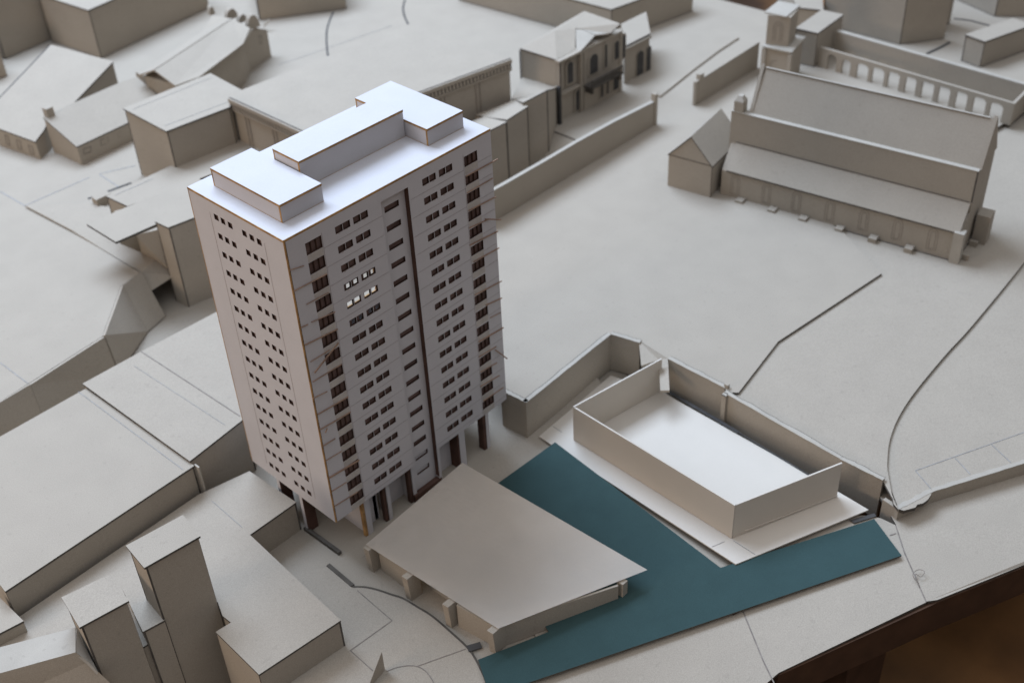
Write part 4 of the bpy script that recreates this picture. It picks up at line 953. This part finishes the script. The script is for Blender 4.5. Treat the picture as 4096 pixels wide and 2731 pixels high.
bm = bmesh.new(); sheet3(bm, [cp(r0s, dR + .001, zR), cp(LEN - .02, dR + .001, zR), cp(LEN - .02, dB + wN, zC + .004), cp(r0s, dB + wN, zC + .004)]); mesh('nave_roof', bm, GB, church)
for s in (LEN - .019, r0s - .045):
    bm = bmesh.new()
    q = [cp(s, dB + .04, zC), cp(s, dR, zR + .035), cp(s, dB + wN, zC)]; qq = [p + wd * .03 for p in q]
    a_ = [bm.verts.new(p) for p in q]; c__ = [bm.verts.new(p) for p in qq]
    bm.faces.new(a_); bm.faces.new(c__[::-1])
    for i in range(3): bm.faces.new((a_[i], c__[i], c__[(i + 1) % 3], a_[(i + 1) % 3]))
    mesh('gable', bm, GB, church)
bm = bmesh.new(); ribbon(bm, [cp(r0s, dR, zR + .004), cp(LEN - .05, dR, zR + .004)], .018, t=.004); mesh('ridge_strip', bm, GBR, church)
# east end flank
bm = bmesh.new(); wallseg(bm, cp(LEN + .001, .01, 0), cp(LEN + .001, dB + wN, 0), aw, zA - .01, .02, aw, zC - .05, side=-1 if (Vector((-nd.y, nd.x, 0)).dot(wd) > 0) else 1); mesh('east_wall', bm, GB, church)
# corner piers
def pier(s, n_, w_, h, nm='pier', mt=GBR):
    bm = bmesh.new(); q = [cp(s, n_, 0), cp(s + w_, n_, 0), cp(s + w_, n_ + w_, 0), cp(s, n_ + w_, 0)]
    add_loft(bm, [Vector((p.x, p.y, h)) for p in q], [Vector((p.x, p.y, aw)) for p in q]); mesh(nm, bm, mt, church)
pier(LEN - .05, -.035, .085, zA + .01); 
bm = bmesh.new(); q = [cp(.0, dB + .0, zC + .009), cp(.09, dB, zC + .009), cp(.09, dB + .09, zC + .009), cp(0, dB + .09, zC + .009)]; add_loft(bm, [p + Vector((0, 0, .10)) for p in q], q); mesh('turret', bm, GB, church)
bm = bmesh.new(); add_loft(bm, [p + Vector((0, 0, .15)) for p in inset(q, .025)], [p + Vector((0, 0, .101)) for p in q]); mesh('turret_cap', bm, GBR, church)
# buttress stubs + scored lancets
for x, y in ((688, 890), (878, 942), (1060, 993), (1275, 1050), (1470, 1108), (1680, 1168)):
    p = at(gF(x, y), cz0); s = (p - A1).dot(wd); bm = bmesh.new(); q = [cp(s - .03, -.075, 0), cp(s + .04, -.075, 0), cp(s + .04, -.001, 0), cp(s - .03, -.001, 0)]
    add_loft(bm, [Vector((v.x, v.y, .022)) for v in q], [Vector((v.x, v.y, aw)) for v in q]); mesh('buttress', bm, GB, church)
nc = -nd
def lancet(bm, s, w_, z0, z1, off=.0005):
    k = 7; pts = [(s - w_ / 2, z0)] + [(s - w_ / 2 * math.cos(math.pi * i / k), z1 - w_ / 2 + math.sin(math.pi * i / k) * w_ * .7) for i in range(k + 1)] + [(s + w_ / 2, z0), (s - w_ / 2, z0)]
    ribbon(bm, [cp(a, 0.004, z) for a, z in pts], .0035, nc, off)
for x, y in ((648, 800), (832, 852), (1010, 890), (1207, 948), (1405, 1010), (1605, 1060), (1812, 1115)):
    p = onvp(gF(x, y), A1, A2); s = (p - A1).dot(wd); bm = bmesh.new()
    lancet(bm, s, .085, .03, .225); lancet(bm, s, .045, .04, .205); mesh('window', bm, SCORE, church)
# east side: porch block, buttresses
bm = bmesh.new(); q = [cp(LEN + .025, dB + .20, 0), cp(LEN + .14, dB + .20, 0), cp(LEN + .14, dB + .34, 0), cp(LEN + .025, dB + .34, 0)]
add_loft(bm, [Vector((v.x, v.y, .26)) for v in q], [Vector((v.x, v.y, aw)) for v in q]); mesh('east_porch', bm, GB, church)
for n_ in (.06, .30):
    bm = bmesh.new(); q = [cp(LEN + .022, n_, 0), cp(LEN + .09, n_, 0), cp(LEN + .09, n_ + .03, 0), cp(LEN + .022, n_ + .03, 0)]; add_loft(bm, [Vector((v.x, v.y, .03)) for v in q], [Vector((v.x, v.y, aw)) for v in q]); mesh('buttress', bm, GB, church)
# west porch with its own gable
C1, C2 = at(gF(250, 810), cz0), at(gF(500, 882), cz0)
C3 = C2 + nd * (dB + .16); cw_ = (C2 - C1)
pch = thing('church_porch', 'small gabled porch at the left end of the church', 'porch', (C1.x, C1.y, cz0))
hgt = .335
r_ = [C1, C2, C2 + nd * .62, C1 + nd * .62]
bm = bmesh.new(); add_loft(bm, [Vector((p.x, p.y, hgt)) for p in r_], r_); mesh('walls', bm, GB, pch)
apx = onvp(gF(380, 512), C1, C2); mid = (C1 + C2) / 2; az = apx.z; ap = Vector((apx.x, apx.y, az)); ap = Vector((mid.x, mid.y, az))
bm = bmesh.new(); q = [Vector((C1.x, C1.y, hgt)), Vector((C2.x, C2.y, hgt)), ap]; a_ = [bm.verts.new(p) for p in q]; c__ = [bm.verts.new(p + nd * .02) for p in q]
bm.faces.new(a_); bm.faces.new(c__[::-1])
for i in range(3): bm.faces.new((a_[i], c__[i], c__[(i + 1) % 3], a_[(i + 1) % 3]))
mesh('gable', bm, GB, pch)
bm = bmesh.new(); o_ = -nd * .008; e_ = nd * .62; cwn = cw_.normalized() * .008
sheet3(bm, [q[1] + o_ + cwn, ap + o_ + Vector((0, 0, .012)), ap + e_ + Vector((0, 0, .012)), q[1] + e_ + cwn], .012); mesh('roof', bm, GB, pch)
bm = bmesh.new(); sheet3(bm, [q[0] + o_ - cwn, ap + o_ + Vector((0, 0, .0115)), ap + e_ + Vector((0, 0, .0115)), q[0] + e_ - cwn], .012); mesh('roof', bm, GB, pch)
def jline(par, pts, w_, up, lift=.001): bm = bmesh.new(); ribbon(bm, pts, w_, up, lift); mesh('joint_shade_line', bm, EDGE, par)
jline(pch, [Vector((C1.x, C1.y, hgt)), Vector((C2.x, C2.y, hgt))], .007, -nd)
jline(pch, [Vector((C2.x, C2.y, hgt)), ap], .006, -nd); jline(pch, [Vector((C1.x, C1.y, hgt)), ap], .006, -nd)
jline(pch, [C2 + Vector((0, 0, .0)), Vector((C2.x, C2.y, hgt))], .010, wd)
jline(pch, [C1 - nd * .003, C2 - nd * .003, C2 + nd * .4 + wd * .003], .012, (0, 0, 1), .002)  # contact shade painted along the porch foot
jline(church, [cp(0, -.003, aw), cp(LEN, -.003, aw), cp(LEN + .025, dB + wN, aw)], .012, (0, 0, 1), .002)  # contact shade painted along the church foot
jline(church, [cp(LEN - .004, dB - .001, zB), cp(LEN - .004, dB - .001, zC)], .014, -nd)
jline(church, [cp(.05, dB - .004, zB + .001), cp(LEN - .02, dB - .004, zB + .001)], .008, (0, 0, 1), .002)
# loose twist of wire/hair near the church
def wire(pts, rad, label, nm='loose_thread'):
    cu = bpy.data.curves.new(nm, 'CURVE'); cu.dimensions = '3D'; cu.bevel_depth = rad; sp = cu.splines.new('POLY'); sp.points.add(len(pts) - 1)
    for i, p in enumerate(pts): sp.points[i].co = (*p, 1)
    o = bpy.data.objects.new(nm, cu); COL.objects.link(o); cu.materials.append(SCORE); me = bpy.data.meshes.new_from_object(o); bpy.data.objects.remove(o); ob = bpy.data.objects.new(nm, me); COL.objects.link(ob); return tag(ob, label, 'thread')
wire(smooth([at(gO(1750, 540), -.13), at(gO(1735, 505), -.11), at(gO(1765, 480), -.12), at(gO(1800, 490), -.11), at(gO(1780, 520), -.12), at(gO(1750, 505), -.12), at(gO(1770, 575), -.14)], 6), .0022, 'curled dark thread lying on the east street board')

# ------------------------------------------------------------------ BELFRY + NORTH-EAST BUILDINGS
bx_ = at(gD(500, 372), .40); 
bf = thing('belfry', 'square belfry with a flat cap on a wider base behind the church', 'tower model', (bx_.x, bx_.y, 0))
lowz = .40
n0 = at(gD(530, 412), lowz); n1 = at(gD(300, 362), lowz); n2 = at(gD(640, 290), lowz)
base = [n1, n0, n2, n1 + n2 - n0]
bm = bmesh.new(); add_loft(bm, [p - Vector((0, 0, .018)) for p in inset(base, .02)], [Vector((p.x, p.y, -.0)) for p in inset(base, .02)]); mesh('base', bm, GB, bf)
bm = slab(base, .016); mesh('base_lid', bm, GBR, bf)
u0 = at(gD(500, 370), lowz); u1 = at(gD(325, 348), lowz); u2 = at(gD(560, 300), lowz)
upz = hz(u0, gD(503, 128)); ring = [u1, u0, u2, u1 + u2 - u0]
bm = bmesh.new(); add_loft(bm, [Vector((p.x, p.y, upz - .015)) for p in ring], [Vector((p.x, p.y, lowz + .001)) for p in ring]); ub = mesh('shaft', bm, GB, bf)
k0_, k1_, k2_ = at(gD(490, 132), upz), at(gD(318, 95), upz), at(gD(598, 42), upz); cap = [k1_, k0_, k2_, k1_ + k2_ - k0_]
mesh('cap', slab(cap, .014), GBR, bf)
fn = (u0 - u1).normalized(); fnn = Vector((fn.y, -fn.x, 0)); fnn = fnn if fnn.dot(CAM - u0) > 0 else -fnn
bm = bmesh.new(); s_ = (u0 - u1).length / 2; c_m = u1 + fn * s_
for w_ in (.10, .05):
    pts = [(-w_ / 2, lowz + .05)] + [(-w_ / 2 * math.cos(math.pi * i / 6), upz - .14 + math.sin(math.pi * i / 6) * w_ * .6) for i in range(7)] + [(w_ / 2, lowz + .05)]
    ribbon(bm, [Vector((c_m.x + fn.x * a, c_m.y + fn.y * a, z)) for a, z in pts], .006, fnn, .001)
mesh('scored_arch', bm, SCORE, bf)
lf_ = (n1 + (n0 - n1) * .5); ins_ = inset(base, .02)
bm = bmesh.new(); pts = [ins_[0].lerp(ins_[1], .5)] 
cc = ins_[0].lerp(ins_[1], .5); ribbon(bm, [Vector((cc.x + fn.x * .06 * math.cos(t * .5236), cc.y + fn.y * .06 * math.cos(t * .5236), .2 + .06 * math.sin(t * .5236))) for t in range(13)], .005, fnn, .001); mesh('scored_rose', bm, SCORE, bf)
for t_ in (0, 1):
    bm = bmesh.new(); p = ins_[t_]; add_box(bm, p.x - .02, p.x + .03, p.y - .03, p.y + .02, 0, lowz - .03); mesh('corner_strip', bm, GB, bf)
# house behind belfry
hz_ = .40
n0, n1, n2 = at(gD(735, 262), hz_), at(gD(560, 222), hz_), at(gD(938, 115), hz_)
mass('flat_roof_building', 'pale flat-roofed house right behind the belfry', 'building model', [n1, n0, n2, n1 + n2 - n0], 0, over=.006)
n0, n1 = at(gD(780, 82), .30), at(gD(575, 60), .30)
mass('flat_roof_building', 'pale roof at the top edge behind the belfry', 'building model', [n1, n0, n0 + Vector((.9, .6, 0)), n1 + Vector((.9, .9, 0))], 0, over=.006)
# arcaded court
q0, q1 = at(gD(735, 522), 0.0), at(gD(2240, 985), 0.0)
ad = (q1 - q0).normalized(); AL = (q1 - q0).length
tz = hz(q1, gD(2275, 815)); tz0 = hz(q0, gD(770, 372)); 
an = Vector((-ad.y, ad.x, 0)); an = an if an.dot(CAM - q0) < 0 else -an
ac = thing('arcade_court', 'long narrow court with a row of arched openings in its front wall', 'arcade', (q0.x, q0.y, 0))
cols = [(805, 878, 432), (920, 985, 470), (1035, 1125, 505), (1155, 1250, 535), (1280, 1370, 565), (1415, 1500, 605), (1545, 1640, 640), (1675, 1765, 680), (1810, 1900, 720), (1945, 2045, 765), (2075, 2178, 812)]
hl = []
for x0, x1, yt in cols:
    pa = onvp(gD(x0, yt + 70), q0, q1); pb = onvp(gD(x1, yt + 90), q0, q1)
    hl.append(((pa - q0).dot(ad), (pb - q0).dot(ad), hz(q0 + ad * (((pa + pb) / 2 - q0).dot(ad)), gD((x0 + x1) / 2, yt))))
print('arc', tz, tz0, hl)
bm = bmesh.new(); y_ = 0
def seg(s0, s1, z0a, z0b, z1a, z1b):
    wallseg(bm, q0 + ad * s0, q0 + ad * s1, z0a, z1a, .03, z0b, z1b, side=1 if Vector((-ad.y, ad.x, 0)).dot(an) > 0 else -1)
ztop = lambda s: tz0 + (tz - tz0) * s / AL
ps = 0
for s0, s1, zt in hl:
    seg(ps, s0, 0, 0, ztop(ps), ztop(s0)); k = 6; w_ = s1 - s0
    for i in range(k):
        a0, a1 = s0 + w_ * i / k, s0 + w_ * (i + 1) / k
        g_ = lambda a: zt - .035 + .035 * math.sqrt(max(0, 1 - ((a - (s0 + s1) / 2) / (w_ / 2)) ** 2))
        seg(a0, a1, g_(a0), g_(a1), ztop(a0), ztop(a1))
    ps = s1
seg(ps, AL, 0, 0, ztop(ps), ztop(AL)); mesh('arcade_wall', bm, GB, ac)
# back wall + right end
bw0 = at(gD(880, 250), tz0 + .05); bw1 = at(gD(2352, 668), tz + .03)
bdir = (bw1 - bw0); bm = bmesh.new(); bwe = bw0 + bdir * 1.12
wallseg(bm, bw0, bwe, 0, tz0 + .05, .045, 0, tz + .03, side=1); mesh('back_wall', bm, GB, ac)
bm = bmesh.new(); sd = Vector((-bdir.y, bdir.x, 0)).normalized() * .05; sheet3(bm, [bw0 + Vector((0, 0, .006)), bwe + Vector((0, 0, .006)), bwe + sd + Vector((0, 0, .006)), bw0 + sd + Vector((0, 0, .006))], .005); mesh('coping', bm, GBR, ac)
e_ = q1 + ad * .001; ee = at(gD(2352, 742), tz); edir = ee - Vector((q1.x, q1.y, tz)); bm = bmesh.new(); wallseg(bm, e_, e_ + edir * 1.5, 0, tz, .03, side=1); mesh('end_wall', bm, GB, ac)
# far right blocks
a = at(gD(1375, 352), 0); l_ = at(gD(760, 190), 0); r_ = at(gD(1530, 332), 0)
r_ = a + (r_ - a).normalized() * .55; l_ = a + (l_ - a)
mass('tall_block', 'tall plain block standing behind the arcaded court', 'building model', [Vector((p.x, p.y, .95)) for p in (l_, a, r_, l_ + r_ - a)], 0, over=.004)
a = at(gD(1620, 232), 0); r_ = at(gD(1775, 185), 0)
mass('tall_block', 'narrow grey block right of the tall block behind the court', 'building model', [Vector((p.x, p.y, .8)) for p in (a, r_, r_ + Vector((-.1, .7, 0)), a + Vector((-.1, .7, 0)))], 0, over=.004)
n0, n1, n2 = at(gD(2045, 328), .305), at(gD(1890, 272), .305), at(gD(2420, 195), .305)
mass('flat_roof_building', 'white-topped box at the right edge beyond the court', 'building model', [n1, n0, n2, n1 + n2 - n0], 0, over=.008)
a, b_ = at(gD(2118, 132), 0), at(gD(2500, 136), 0)
mass('tall_block', 'brown block cut by the top right corner', 'building model', [Vector((p.x, p.y, .6)) for p in (a, b_, b_ + Vector((.6, .6, 0)), a + Vector((.3, .9, 0)))], 0, over=.004)
bm = bmesh.new(); ribbon(bm, smooth([P(gD(1590, 425)), P(gD(1700, 375)), P(gD(1770, 335))], 3), .03, t=.006); ribbon(bm, [P(gD(1800, 150)), P(gD(1930, 165)), P(gD(2080, 205))], .02, t=.006)
struct(mesh('ground_gap', bm, BLK), 'dark gaps between ground boards in the far corner', 'seam')
